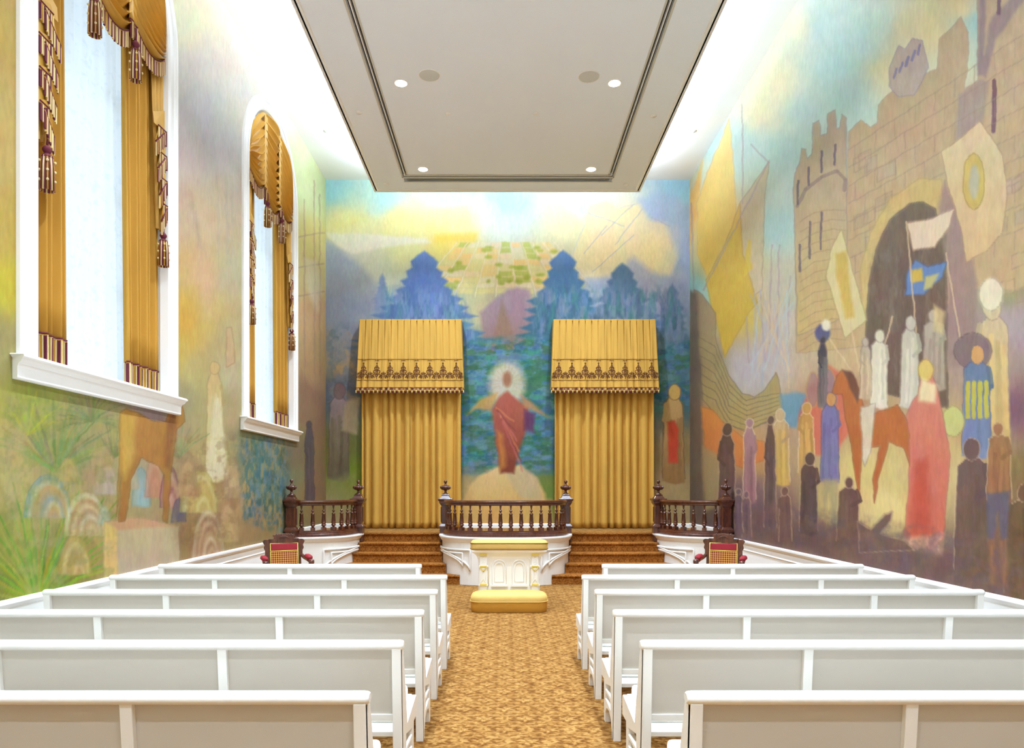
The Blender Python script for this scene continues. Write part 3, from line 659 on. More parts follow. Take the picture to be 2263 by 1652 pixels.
def painted_wall(name, cols, rows, to3d, px, painter, holes, extra):
    """cols: positions along the wall, rows: heights; one mesh with the paint as its pigment"""
    A, Z = np.meshgrid(cols, rows, indexing='ij')
    PXX, PYY = px(A, Z)
    c = np.clip(painter(PXX, PYY), 4, 250)
    V = to3d(A, Z).reshape(-1, 3)
    n, m = len(cols), len(rows)
    ii, jj = np.meshgrid(np.arange(n-1), np.arange(m-1), indexing='ij')
    keep = np.ones(ii.shape, bool)
    ca = (A[:-1,:-1] + A[1:,1:])/2; cz = (Z[:-1,:-1] + Z[1:,1:])/2
    for h in holes: keep &= ~h(ca, cz)
    b = (ii*m + jj)[keep]
    F = np.stack([b, b+m, b+m+1, b+1], 1)
    ev, ef = extra
    nv = len(V); V = np.vstack([V, np.array(ev, float).reshape(-1, 3)]) if len(ev) else V
    nf = len(F); tot = nf + len(ef)
    F = np.vstack([F, np.array(ef, int).reshape(-1, 4) + nv]) if len(ef) else F
    me = bpy.data.meshes.new(name)
    me.vertices.add(len(V)); me.vertices.foreach_set('co', V.ravel())
    me.loops.add(tot*4); me.loops.foreach_set('vertex_index', F.ravel().astype(np.int32))
    me.polygons.add(tot); me.polygons.foreach_set('loop_start', np.arange(0, tot*4, 4, dtype=np.int32))
    me.materials.append(M['mural']); me.materials.append(M['trim'])
    mi = np.zeros(tot, np.int32); mi[nf:] = 1
    me.polygons.foreach_set('material_index', mi)
    me.update(calc_edges=True)
    at = me.color_attributes.new('paint', 'BYTE_COLOR', 'POINT')
    cc = np.ones((len(V), 4), np.float32)
    cc[:nv, :3] = c/255
    at.data.foreach_set('color_srgb', cc.ravel())
    o = bpy.data.objects.new(name, me); COL.objects.link(o)
    return struct(o)

WX = (6.665, 11.275)                 # window centres along the left wall
WR, WSILL, WSPR = 1.08, 2.67, 6.47   # half width, sill, spring line
def win_hole(c):
    return lambda y, z: (np.abs(y-c) < WR+.07) & (z > WSILL-.05) & ((z < WSPR) | ((y-c)**2 + (z-WSPR)**2 < (WR+.07)**2))
def side(A, Z, X):
    A2 = np.maximum(A, 3.6)
    return CX + X*FPX/A2, CY - (Z-EYE)*FPX/A2
rows = np.linspace(DADO, ZC, 560)
colsR = np.concatenate([np.linspace(YF, 4.4, 40, endpoint=False), XR*FPX/np.linspace(XR*FPX/4.4, XR*FPX/YB, 520)])
painted_wall('wall_right', colsR, rows, lambda A, Z: np.stack([np.full(A.shape, XR), A, Z], -1), lambda A, Z: side(A, Z, XR), paint_right, [],
    ([(XR,YF,0),(XR,YB,0),(XR,YB,DADO),(XR,YF,DADO)], [(0,1,2,3)]))
colsL = np.concatenate([np.linspace(YF, 4.6, 40, endpoint=False), -XL*FPX/np.linspace(-XL*FPX/4.6, -XL*FPX/YB, 480)])
painted_wall('wall_left', colsL, rows, lambda A, Z: np.stack([np.full(A.shape, XL), A, Z], -1), lambda A, Z: side(A, Z, XL), paint_left, [win_hole(c) for c in WX],
    ([(XL,YF,0),(XL,YB,0),(XL,YB,DADO),(XL,YF,DADO)], [(0,1,2,3)]))
painted_wall('wall_back', np.linspace(XL, XR, 500), np.linspace(0, ZC, 520), lambda A, Z: np.stack([A, np.full(A.shape, YB), Z], -1),
    lambda A, Z: (CX + A*FPX/YB, CY - (Z-EYE)*FPX/YB), paint_back, [], ([], []))
b = MB(); b.box(XL, YF-.1, 0, XR, YF, ZC); struct(b.build('wall_front', mat('rear_wall_paint', (236, 232, 224), .8)))
b = MB(); b.box(XL-.3, YF, -.1, XR+.3, YB+.1, 0); struct(b.build('floor', M['carpet']))
b = MB(); b.box(XL-.3, YF, ZC, XR+.3, YB+.1, ZC+.1); struct(b.build('ceiling', M['ceil']))

# ---------------------------------------------------------------- dado rails, skirting
def rail_prof(d): return [(0, DADO-.16), (.008, DADO-.155), (.016, DADO-.145), (.008, DADO-.13), (.004, DADO-.055), (.02, DADO-.045), (.036, DADO-.028), (.045, DADO-.018), (.045, DADO+.004), (.03, DADO+.012), (0, DADO+.012)]
for nm, X, sgn in (('trim_1', XL, 1), ('trim_2', XR, -1)):
    b = MB(); b.sweep(rail_prof(0), [((X, YF), (sgn, 0)), ((X, 11.98), (sgn, 0))]); struct(b.build(nm, M['trim'], fixn=True))
for nm, X, sgn in (('baseboard_left', XL, 1), ('baseboard_right', XR, -1)):
    b = MB()
    b.sweep([(0, 0), (.02, 0), (.02, .15), (.012, .17), (0, .175)], [((X, YF), (sgn, 0)), ((X, 11.98), (sgn, 0))])
    b.sweep([(0, STAGE), (.025, STAGE), (.025, STAGE+.09), (.012, STAGE+.11), (0, STAGE+.11)], [((X, 12.15), (sgn, 0)), ((X, YB), (sgn, 0))])
    struct(b.build(nm, M['trim'], fixn=True))
b = MB(); b.sweep([(0, STAGE), (.025, STAGE), (.025, STAGE+.08), (.012, STAGE+.1), (0, STAGE+.1)], [((XL, YB), (0, -1)), ((XR, YB), (0, -1))])
struct(b.build('baseboard_back', M['trim'], fixn=True))

# ---------------------------------------------------------------- dropped ceiling panel
T = thing('dropped_ceiling_panel', 'large pale grey rectangular panel hung below the bright white ceiling', 'ceiling panel', ((SX0+SX1)/2, (SY1+SY0)/2, SZ))
GX0, GX1, GY = -1.87, 2.00, 13.02     # slot loop
b = MB()
g = .055
b.ext([[(SX0+.03,SY0),(SX1-.03,SY0),(SX1-.03,SY1-.03),(SX0+.03,SY1-.03)],
       [(GX0,SY0+.3),(GX0,GY),(GX1,GY),(GX1,SY0+.3),(GX1-.075,SY0+.3),(GX1-.075,GY-.075),(GX0+.075,GY-.075),(GX0+.075,SY0+.3)],
       [(GX0,GY+.07),(GX0,GY+.21),(GX1,GY+.21),(GX1,GY+.07)]], lambda x, y: (x, y, SZ), lambda x, y: (x, y, SZ+.09))
b.build('soffit_board', M['panel'], T, fixn=True)
b = MB()
pr = [(-.10, 0), (-.085, -.012), (-.06, -.012), (-.05, 0), (-.03, 0), (-.02, -.014), (0, -.014), (.0, .03), (.02, .045), (.02, .10), (-.02, .12), (-.02, .09), (-.10, .09)]
pth = [((SX0+.03, SY0+.03), (-1, -1)), ((SX0+.03, SY1-.03), (-1, 1)), ((SX1-.03, SY1-.03), (1, 1)), ((SX1-.03, SY0+.03), (1, -1)), ((SX0+.03, SY0+.03), (-1, -1))]
b.sweep([(o, SZ+z) for o, z in pr], pth); b.build('edge_moulding', M['trim'], T, fixn=True)
b = MB()
for x in (GX0, GX1-.075): b.box(x-.004, SY0+.3, SZ+.05, x+.079, GY, SZ+.088)
b.box(GX0, GY-.079, SZ+.05, GX1, GY, SZ+.088); b.box(GX0, GY+.07, SZ+.06, GX1, GY+.21, SZ+.088)
b.build('slot_recess', M['black'], T)
b = MB()
for x in (GX0+.03, GX1-.045): b.box(x, SY0+.3, SZ-.004, x+.015, GY-.03, SZ+.05)
b.box(GX0+.03, GY-.045, SZ-.004, GX1-.03, GY-.03, SZ+.05)
b.build('track_divider', M['trim'], T)
b = MB()
for y in (.095, .125, .16): b.box(GX0+.05, GY+y, SZ-.002, GX1-.05, GY+y+.012, SZ+.05)
b.build('air_slot_blade', M['grey'], T)
b = MB()
for x0, x1, y0, y1 in ((GX0-.03,GX0,SY0+.3,GY+.03),(GX1,GX1+.03,SY0+.3,GY+.03),(GX0-.03,GX1+.03,GY,GY+.03),(GX0+.075,GX0+.10,SY0+.3,GY-.075),(GX1-.10,GX1-.075,SY0+.3,GY-.075),(GX0+.075,GX1-.075,GY-.1,GY-.075),(GX0-.02,GX1+.02,GY+.205,GY+.23),(GX0-.02,GX1+.02,GY+.045,GY+.07)):
    b.box(x0, y0, SZ-.005, x1, y1, SZ+.01)
b.build('slot_trim', mat('slot_trim_beige', (205, 200, 186), .6), T)
b = MB(); 
for x in (SX0+.8, SX1-.8):
    for y in (-.5, 3, 7, 11): b.lathe([(.012, SZ+.09), (.012, ZC)], x, y, 8)
b.build('hanger_rod', M['grey'], T)

# ---------------------------------------------------------------- ceiling fittings
def ring(b, x, y, z, r0, r1, h, mi=0): b.lathe([(r0, z), (r0, z-h*.6), ((r0+r1)/2, z-h), (r1, z-h*.5), (r1, z)], x, y, 32, mi, cap=False)
def downlight(x, y, label):
    t = thing('downlight', label, 'ceiling light', (x, y, SZ), 0, 'round downlights in the dropped panel')
    b = MB(); ring(b, x, y, SZ+.001, .083, .105, .008); b.build('trim_ring', M['trim'], t)
    b = MB(); b.lathe([(.0, SZ-.010), (.05, SZ-.009), (.084, SZ-.003), (.084, SZ+.001)], x, y, 32, cap=False); b.build('lens', M['lens'], t)
    l = bpy.data.lights.new('downlight_lamp', 'AREA'); l.shape = 'DISK'; l.size = .16; l.energy = DOWN; l.color = (.80, .98, 1.2); l.spread = math.radians(120)
    o = bpy.data.objects.new('downlight_lamp', l); COL.objects.link(o); o.location = (0, 0, -.015); o.parent = t
for i, y in enumerate((12.72, 10.02, 7.3, 4.6, 1.9, -.8)):
    for x, sd in ((-1.47, 'left'), (1.56, 'right')):
        downlight(x, y, ('round white downlight by the %s end corner of the ceiling slot' % sd) if i == 0 else
                  ('round white downlight next to the %s round speaker grille' % sd) if i == 1 else 'round white downlight %s on the %s side' % (('over the front pews', 'over the middle pews', 'over the rear pews', 'behind the viewer')[i-2], sd))
for x, y, sd in ((-1.046, 9.83, 'left'), (1.18, 9.86, 'right')):
    t = thing('ceiling_speaker', 'large flat grey round speaker grille, %s one of the pair' % sd, 'ceiling speaker', (x, y, SZ), 0, 'round speaker grilles')
    b = MB(); b.lathe([(0, SZ-.008), (.13, SZ-.007), (.14, SZ-.004), (.14, SZ)], x, y, 36, cap=False); b.build('grille', M['speaker'], t)
    b = MB(); ring(b, x, y, SZ, .139, .156, .007); b.build('rim', M['trim'], t)
for x, y, z, r, lb in ((-2.23, 10.8, SZ, .05, 'small round white cap between left slot and panel edge'), (2.30, 10.9, SZ, .05, 'small round white cap between right slot and panel edge'),
        (-2.23, 13.33, SZ, .05, 'small round white cap in the far left corner of the panel'), (2.30, 13.37, SZ, .05, 'small round white cap in the far right corner of the panel'),
        (-.87, 10.83, SZ, .045, 'faint round white cap left of centre on the panel'), (.486, 10.83, SZ, .045, 'faint round white cap right of centre on the panel'),
        (-3.2, 12.69, ZC, .05, 'small white cap on the bright ceiling strip at left'), (3.4, 12.69, ZC, .05, 'small white cap on the bright ceiling strip at right')):
    b = MB(); b.lathe([(0, z-.012), (r*.8, z-.012), (r*.86, z-.004), (r, z-.004), (r, z+.001)], x, y, 24, cap=False)
    tag(b.build('sprinkler_cover', M['trim']), lb, 'sprinkler cover', 'round sprinkler covers')

# ---------------------------------------------------------------- windows and their hangings
def arch_path(c, r, z0, n=28):
    pts = [(c-r, z0), (c-r, z0+(WSPR-z0)*.5)]
    pts += [(c - r*math.cos(PI*k/n), WSPR + r*math.sin(PI*k/n)) for k in range(n+1)]
    return pts + [(c+r, z0+(WSPR-z0)*.5), (c+r, z0)]
FRN = [0]
def fringe(b, path, length, step=.0115, thick=.0055, droop=.0):
    """hanging twisted strands along a 3-D path, with a cord on top; colours 0 maroon 1 cream 2 gold"""
    P = [Vector(p) for p in path]
    d = [0]
    for i in range(1, len(P)): d.append(d[-1] + (P[i]-P[i-1]).length)
    n = max(2, int(d[-1]/step)); seq = [0, 0, 1, 2, 1]
    b.tube([p + Vector((.006, 0, .004)) for p in P], .008, 5, 0)
    b.tube([p + Vector((.006, 0, -.012)) for p in P], .007, 5, 2)
    for k in range(n):
        q = d[-1]*(k+.5)/n; i = 1
        while i < len(d)-1 and d[i] < q: i += 1
        t = (q-d[i-1])/max(1e-6, d[i]-d[i-1]); p = P[i-1].lerp(P[i], t)
        L_ = length*(1 + random.uniform(-.04, .04)); x = p.x + .006 + random.uniform(-.003, .003); w_ = thick
        j = random.uniform(-.004, .004)
        b.add([(x-w_, p.y-w_, p.z-.01), (x+w_, p.y-w_, p.z-.01), (x+w_, p.y+w_, p.z-.01), (x-w_, p.y+w_, p.z-.01),
               (x-w_, p.y-w_+j, p.z-L_), (x+w_, p.y-w_+j, p.z-L_), (x+w_, p.y+w_+j, p.z-L_), (x-w_, p.y+w_+j, p.z-L_)],
              [(0,1,5,4),(1,2,6,5),(2,3,7,6),(3,0,4,7),(7,6,5,4)], seq[k % 5])
YARN = [M['maroon'], M['cream'], M['goldyarn']]
def tassel(parent, x, y, z, L_, label, group):
    """cord, knot head and skirt of bullion strands; z is the cord's top"""
    t = thing('tassel', label, 'tassel', (x, y, z), 0, group)
    b = MB(); s_ = L_/.5
    b.tube([(x, y, z), (x+.003, y+.003, z-.06*s_), (x, y, z-.13*s_)], .009, 6, 0); b.build('cord', YARN, t)
    b = MB()
    b.lathe([(.010, z-.12*s_), (.02, z-.125*s_), (.034, z-.145*s_), (.036, z-.16*s_), (.022, z-.185*s_), (.018, z-.19*s_), (.04, z-.205*s_), (.046, z-.225*s_)], x, y, 16, 0); b.build('head', YARN, t)
    b = MB(); n = 20
    for k in range(n):
        a = 2*PI*k/n; ca, sa = math.cos(a), math.sin(a)
        b.tube([(x+.036*ca, y+.036*sa, z-.215*s_), (x+.046*ca, y+.046*sa, z-.3*s_), (x+.05*ca, y+.05*sa, z-.5*s_)], .0085, 5, (0, 2, 0, 1)[k % 4])
    for k in range(5):
        a = 2*PI*k/5 + .3
        for dz in (.26, .34, .42): b.lathe([(.001, z-dz*s_-.012), (.01, z-dz*s_-.006), (.01, z-dz*s_+.006), (.001, z-dz*s_+.012)], x+.057*math.cos(a), y+.057*math.sin(a), 8, 1)
    b.build('skirt', YARN, t)
    return t
for wi, wc in enumerate(WX):
    where = ('near', 'far')[wi]
    W = thing('window_%d' % (wi+1), 'tall round-headed %s window with white casing and moulded sill in the left wall' % where, 'window', (XL, wc, WSILL), 0, 'tall round-headed windows')
    W['kind'] = 'structure'
    # casing: moulded profile swept round the opening
    b = MB(); prof = [(-.02, -.05), (0, .03), (.02, .045), (.05, .045), (.06, .03), (.13, .03), (.14, .045), (.165, .055), (.19, .055), (.21, .03), (.21, -.0)]
    pts = arch_path(wc, WR, WSILL)
    vs = []; fs = []; m = len(prof)
    for i, (y, z) in enumerate(pts):
        if z <= WSPR+1e-6 and i < 3: ny, nz = -1, 0
        elif z <= WSPR+1e-6: ny, nz = 1, 0
        else: ny, nz = (y-wc)/WR, (z-WSPR)/WR
        for o, h in prof: vs.append((XL+h, y+ny*o, z+nz*o))
    for i in range(len(pts)-1):
        for k in range(m-1): fs.append((i*m+k, i*m+k+1, (i+1)*m+k+1, (i+1)*m+k))
    b.add(vs, fs); b.build('casing', M['trim'], W)
    b = MB(); vs = [(XL+dx, y, z) for y, z in pts for dx in (0, -.34)]
    b.add(vs, [(2*i, 2*i+1, 2*i+3, 2*i+2) for i in range(len(pts)-1)]); b.build('reveal', M['trim'], W)
    b = MB()
    sp = [(-.34, 0), (-.34, .03), (.10, .03), (.115, .02), (.115, .005), (.10, -.005), (.085, -.03), (.06, -.045), (.05, -.07), (.05, -.15), (.035, -.16), (.0, -.16), (0, 0)]
    y0, y1 = wc-WR-.25, wc+WR+.25
    def sill_pt(o, z, end):   # mitred ends
        e = max(0, o); return (XL+o, (y0 - e*.35 if end == 0 else y1 + e*.35), WSILL-.03+z)
    vs = [sill_pt(o, z, 0) for o, z in sp] + [sill_pt(o, z, 1) for o, z in sp]; n = len(sp)
    b.add(vs, [(k, (k+1) % n, n+(k+1) % n, n+k) for k in range(n)] + [tuple(range(n))[::-1], tuple(range(n, 2*n))]); b.build('sill', M['trim'], W, fixn=True)
    b = MB(); xg = XL-.26
    b.tube([(xg, y, z) for y, z in arch_path(wc, WR-.03, WSILL)], .035, 4)
    for dy in (-.36, .36): b.box(xg-.015, wc+dy-.015, WSILL, xg+.015, wc+dy+.015, WSPR+.9)
    for z in (3.6, 4.55, 5.5, 6.45): b.box(xg-.015, wc-WR, z-.015, xg+.015, wc+WR, z+.015)
    b.build('sash', M['trim'], W)
    b = MB(); q = [(y-wc, z) for y, z in pts]
    b.ext([q], lambda y, z: (xg-.003, wc+y, z), lambda y, z: (xg+.003, wc+y, z)); b.build('pane', M['glass'], W, fixn=True)
    # sheer
    xs = XL-.17
    def sh(u, v):
        y = wc-WR+.03 + u*(2*WR-.06); ztop = WSPR + math.sqrt(max(0, (WR-.02)**2-(y-wc)**2)) - .03
        return (xs + .014*math.sin(u*58+1.3*math.sin(v*2)) + .008*math.sin(u*131), y, WSILL+.03 + v*(ztop-WSILL-.03))
    b = MB(); b.grid(sh, 160, 12)
    tag(b.build('sheer_curtain', M['sheer']), 'white lace sheer hanging in the %s arched window' % where, 'sheer curtain', 'lace sheers behind the gold drapes')
    # side drapes
    def drape(ua, ub, top_shift, nf, label, flip):
        t = thing('drape_panel', label, 'curtain', (XL-.08, wc+(ua+ub)/2, WSILL+.01), 0, 'gold window drapes')
        def dr(u, v):
            zb = WSILL+.25; a = ua; bb = ub
            if flip: bb = ub + top_shift*v
            else: a = ua + top_shift*v
            y = wc + a + u*(bb-a)
            ztop = WSPR + math.sqrt(max(0, (WR-.02)**2-(y-wc)**2)) - .02
            am = .026 + .008*(1-v)
            ph = 2*PI*nf*u + .5*math.sin(v*3+u*5)
            return (XL-.085 + am*math.sin(ph) + .012*math.sin(ph*.5+1), y + .008*math.cos(ph), zb + v*(ztop-zb))
        b = MB(); b.grid(dr, int(nf*14), 14); b.build('cloth', M['drape'], t, solid=.006)
        b = MB(); fringe(b, [dr(k/40, 0) for k in range(41)], .24, .0135); b.build('fringe', YARN, t)
    drape(-WR+.02, -.56, -.02, 5.5, 'gold drape with fringe, left side of the %s window' % where, True)
    drape(.40, WR-.02, -.10, 7.5, 'gold drape with fringe, right side of the %s window' % where, False)
    # swagged heading
    xf = XL-.045
    T = thing('swag_valance', 'gathered gold swag valance with fringe heading the %s window' % where, 'valance', (xf, wc, WSPR-.4), 0, 'gold swag valances')
    arch = lambda y: WSPR + math.sqrt(max(0.0, (WR-.01)**2-y*y)) - .01
    for ya, yb, vb, sag, nf in ((-1.06, -.36, 3.58, .10, 10), (-.34, .36, 3.46, .10, 11), (.34, 1.06, 3.58, .10, 10)):
        def bot(s, ya=ya, yb=yb, vb=vb, sag=sag): return WSILL + vb + .10 - sag*4*s*(1-s)*1.6
        def sw(s, t, ya=ya, yb=yb, nf=nf):
            y = ya + s*(yb-ya); top = arch(y); bt = bot(s)
            cat = 4*s*(1-s)
            z = top + (bt-top)*t - .17*cat*math.sin(PI*t)**.7*.9
            env = .35+.65*cat
            f = math.sin(2*PI*nf*t - .4*math.sin(s*PI))
            gather = .012*math.sin(2*PI*nf*2*t)*(1-cat)
            return (xf + .035 + .05*cat**.6 + .052*f*env + gather, wc+y, z - .020*math.cos(2*PI*nf*t)*env)
        b = MB(); b.grid(sw, 22, nf*12); pt = b.build('swag', M['swag'], T)
        b = MB(); fringe(b, [sw(k/24, 1) for k in range(25)], .16); b.build('swag_fringe', YARN, pt)
    for y in (-.35, .35):
        b = MB(); zb = WSILL+3.60
        def tb(u, v, y=y, zb=zb):
            yy = y + (u-.5)*.15; return (xf+.075 + .010*math.sin(u*PI*2), wc+yy, zb + v*(arch(y)-.05-zb))
        b.grid(tb, 10, 12); pt = b.build('centre_tab', M['swag'], T, solid=.004)
        b = MB(); fringe(b, [tb(k/8, 0) for k in range(9)], .17); b.build('tab_fringe', YARN, pt)
    for y, sd in ((-.35, 'left'), (.35, 'right')):
        tassel(None, xf+.10, wc+y, WSILL+3.55, .52, 'maroon and gold tassel below the swags, %s of two, %s window' % (sd, where), 'tassels below the swags')
    # cascading tails
    for sgn, sd in ((-1, 'left'), (1, 'right')):
        J = thing('jabot', 'gold stepped cascade with maroon fringe at the %s side of the %s window' % (sd, where), 'curtain', (xf, wc+sgn*.95, WSILL+1.8), 0, 'fringed cascades beside the drapes')
        top, out, inn = 2.85, 1.06, .80
        b = MB()
        def jb(u, v):
            wv = .26*(1-.45*(1-v)); y = sgn*(out - u*wv)
            return (xf + .022 + .016*math.sin(u*PI*6), wc+y, WSILL+1.78 + v*(3.62-1.78))
        b.grid(jb, 36, 14)
        fr = []
        for k in range(4):
            z = WSILL+top-k*.27; wv = .26*(1-.13*k)
            xk = xf+.045+.004*k
            # folded leaf of cloth: level edge then slanting edge
            a0 = (xk, wc+sgn*out, z+.22); a1 = (xk+.01, wc+sgn*(out-wv), z+.22)
            b.add([(xk, wc+sgn*out, z+.26), (xk+.004, wc+sgn*(out-wv), z+.12), (xk+.012, wc+sgn*(out-wv), z), (xk, wc+sgn*out, z+.02)], [(0,1,2,3)])
            b.add([(xk+.01, wc+sgn*(out-.04), z+.05), (xk+.022, wc+sgn*(out-wv*.55), z+.07), (xk+.022, wc+sgn*(out-wv), z-.20), (xk+.012, wc+sgn*(out-wv*.7), z-.10)], [(0,1,2,3)])
            fr.append([(xk+.014, wc+sgn*out, z+.02), (xk+.016, wc+sgn*(out-wv*.7), z+.01)])
            fr.append([(xk+.024, wc+sgn*(out-wv*.25), z-.02), (xk+.026, wc+sgn*(out-wv), z-.20)])
        b.build('cloth', M['swag'], J)
        b = MB()
        for f in fr: fringe(b, f, .15)
        b.build('fringe', YARN, J)
        tassel(None, xf+.075, wc+sgn*(out-.09), WSILL+1.86, .48, 'maroon and gold tassel below the %s cascade of the %s window' % (sd, where), 'tassels below the cascades')

# ---------------------------------------------------------------- stage
def sup(cx, cy, a, b_, n, t0, t1, N=60):
    """superellipse arc bulging towards -y; t from 0 (right end) to pi (left end); returns points + outward normals"""
    P = []
    for k in range(N+1):
        t = t0 + (t1-t0)*k/N
        c, s = math.cos(t), math.sin(t)
        x = math.copysign(abs(c)**(2/n), c)*a; y = abs(s)**(2/n)*b_
        P.append((cx+x, cy-y))
    D = [0]
    for i in range(1, len(P)): D.append(D[-1]+math.dist(P[i], P[i-1]))
    Q = []
    for k in range(N+1):
        q = D[-1]*k/N; i = 1
        while i < len(D)-1 and D[i] < q: i += 1
        t = (q-D[i-1])/max(1e-9, D[i]-D[i-1]); Q.append((P[i-1][0]+(P[i][0]-P[i-1][0])*t, P[i-1][1]+(P[i][1]-P[i-1][1])*t))
    R_ = []
    for i, p in enumerate(Q):
        a0, a1 = Q[max(0, i-1)], Q[min(N, i+1)]
        dx, dy = a1[0]-a0[0], a1[1]-a0[1]; l = math.hypot(dx, dy) or 1
        nx, ny = dy/l, -dx/l
        if ny > .02 or (abs(ny) <= .02 and (p[0]-cx)*nx < 0): nx, ny = -nx, -ny
        R_.append((p, (nx, ny)))
    return R_
SYN, SB = 13.20, 1.13
CC = (.02, SYN)
def cen(d, t0=0, t1=PI, N=60): return sup(CC[0], CC[1], 1.11+d, 1.15+d, 2.9, t0, t1, N)
def lef(d, N=36): return sup(XL, SYN, .985+d, SB+d, 2.6, 0, PI/2, N)        # from stair newel to left wall
def rig(d, N=36): return sup(XR, SYN, .985+d, SB+d, 2.6, PI, PI/2, N)
S = thing('stage', 'raised carpeted stage with curved white panelled fronts at the end of the room', 'stage', (0, 13.4, 0))
clampx = lambda p: (min(max(p[0], XL+.012), XR-.012), p[1])
pl = [(XL+.012, YB-.02), (XL+.012, SYN-SB+.02)] + [p for p, _ in lef(0)][::-1][1:] + [p for p, _ in cen(0)][::-1] + [p for p, _ in rig(0)] + [(XR-.012, SYN-SB+.02), (XR-.012, YB-.02)]
pl = [clampx(p) for p in pl]
b = MB(); b.ext([pl], lambda x, y: (x, y, 0), lambda x, y: (x, y, STAGE)); b.build('platform', M['stair'], S, fixn=True)
# thin floor carpet on top of the platform
b = MB(); b.ext([[(x*.999, y+.004) for x, y in pl]], lambda x, y: (x, y, STAGE), lambda x, y: (x, y, STAGE+.004)); b.build('stage_carpet', M['carpet'], S, fixn=True)
apr = [(0, 0), (.035, 0), (.035, .72), (.045, .725), (.05, .735), (.06, .74), (.075, .77), (.09, .785), (.095, .80), (.09, .82), (0, .82)]
for nm, path in (('centre_front', cen(.02)), ('left_front', lef(.02)), ('right_front', rig(.02))):
    b = MB(); b.sweep(apr, path, smooth=False); fr_ = b.build(nm, M['white'], S, fixn=True)
    # applied panel mouldings on the curved front
    full = path; N = len(full)-1
    def on(u, z, o=.058):
        q = max(0, min(1, u))*N; i = min(N-1, int(q)); t = q-i
        (x0, y0), (nx, ny) = full[i]; (x1, y1), _ = full[i+1]
        return (x0+(x1-x0)*t + nx*o, y0+(y1-y0)*t + ny*o, z)
    def motif(u0, u1, sc=1):
        """u0: tall inner edge, u1: corner by the stair; top line, drop and quarter curve"""
        out_ = []
        for ins in (0, .22):
            a, c = u0 + (u1-u0)*ins*.55, u1 - (u1-u0)*ins*.9
            zt, zb = .60-ins*.26, .24+ins*.34
            top = [on(a+(c-a)*k/12, zt) for k in range(13)]
            cur = [on(c+(a-c)*math.sin(PI/2*k/14), zt-(zt-zb)*(1-math.cos(PI/2*k/14))) for k in range(1, 15)]
            dn = [on(a, zb+(zt-zb)*k/6) for k in range(1, 6)]
            out_.append(top+cur+dn)
        return out_
    if nm == 'centre_front': ms = motif(.345, .05) + motif(.655, .95)
    else: ms = motif(.66, .06)
    for q in ms:
        b = MB(); b.tube(q, .018, 8, closed=True); b.build('panel_moulding', M['white'], fr_)
# stairs
def xc(path, y, s):
    pts = sorted([p for p, _ in path if (p[0]-CC[0])*s > 0 or True], key=lambda p: abs(p[1]-y))
    return pts[0][0]
def flight(name, label, sgn):
    T = thing(name, label, 'stairs', (sgn*1.9, 12.8, 0), 0, 'carpeted flights up to the stage')
    for i in range(4):
        y0 = 12.14 + .265*i; top = .165*(i+1)
        inner = [p for p, _ in cen(.062, N=200) if (p[0]-CC[0])*sgn > 0 and y0 <= p[1] <= SYN]
        outer = [p for p, _ in (lef if sgn < 0 else rig)(.062, N=160) if y0 <= p[1] <= SYN and abs(p[0]-(XL if sgn < 0 else XR)) > .5]
        inner.sort(key=lambda p: p[1]); outer.sort(key=lambda p: p[1])
        if abs(inner[0][1]-y0) > .01: inner.insert(0, (inner[0][0], y0))
        if abs(outer[0][1]-y0) > .01: outer.insert(0, (outer[0][0], y0))
        # each step only as deep as its tread plus a little under the next
        ymax = y0 + .265 + (0 if i < 3 else .04)
        cut = lambda L_: [p for p in L_ if p[1] <= ymax] + [(L_[-1][0], ymax)] if any(p[1] > ymax for p in L_) else L_ + [(L_[-1][0], ymax)]
        I, O = cut(inner), cut(outer)
        xi = I[-2][0] if len(I) > 1 else I[0][0]; I[-1] = (xi, ymax); xo = O[-2][0] if len(O) > 1 else O[0][0]; O[-1] = (xo, ymax)
        loop = I + O[::-1]
        b = MB(); b.ext([loop], lambda x, y: (x, y, 0), lambda x, y: (x, y, top))
        # rolled nosing
        x0, x1 = sorted((I[0][0], O[0][0]))
        b.tube([(x0-.0, y0-.004, top-.022), (x1+.0, y0-.004, top-.022)], .024, 12)
        b.build('step', M['stair'], T, fixn=True)
    b = MB(); x0, x1 = (-2.64, -1.14) if sgn < 0 else (1.18, 2.78)
    b.tube([(x0, SYN-.015, STAGE-.022), (x1, SYN-.015, STAGE-.022)], .025, 12); b.build('top_nosing', M['stair'], T)
flight('staircase', 'short brown carpeted flight of steps on the left of the curved centre front', -1)
flight('staircase', 'short brown carpeted flight of steps on the right of the curved centre front', 1)

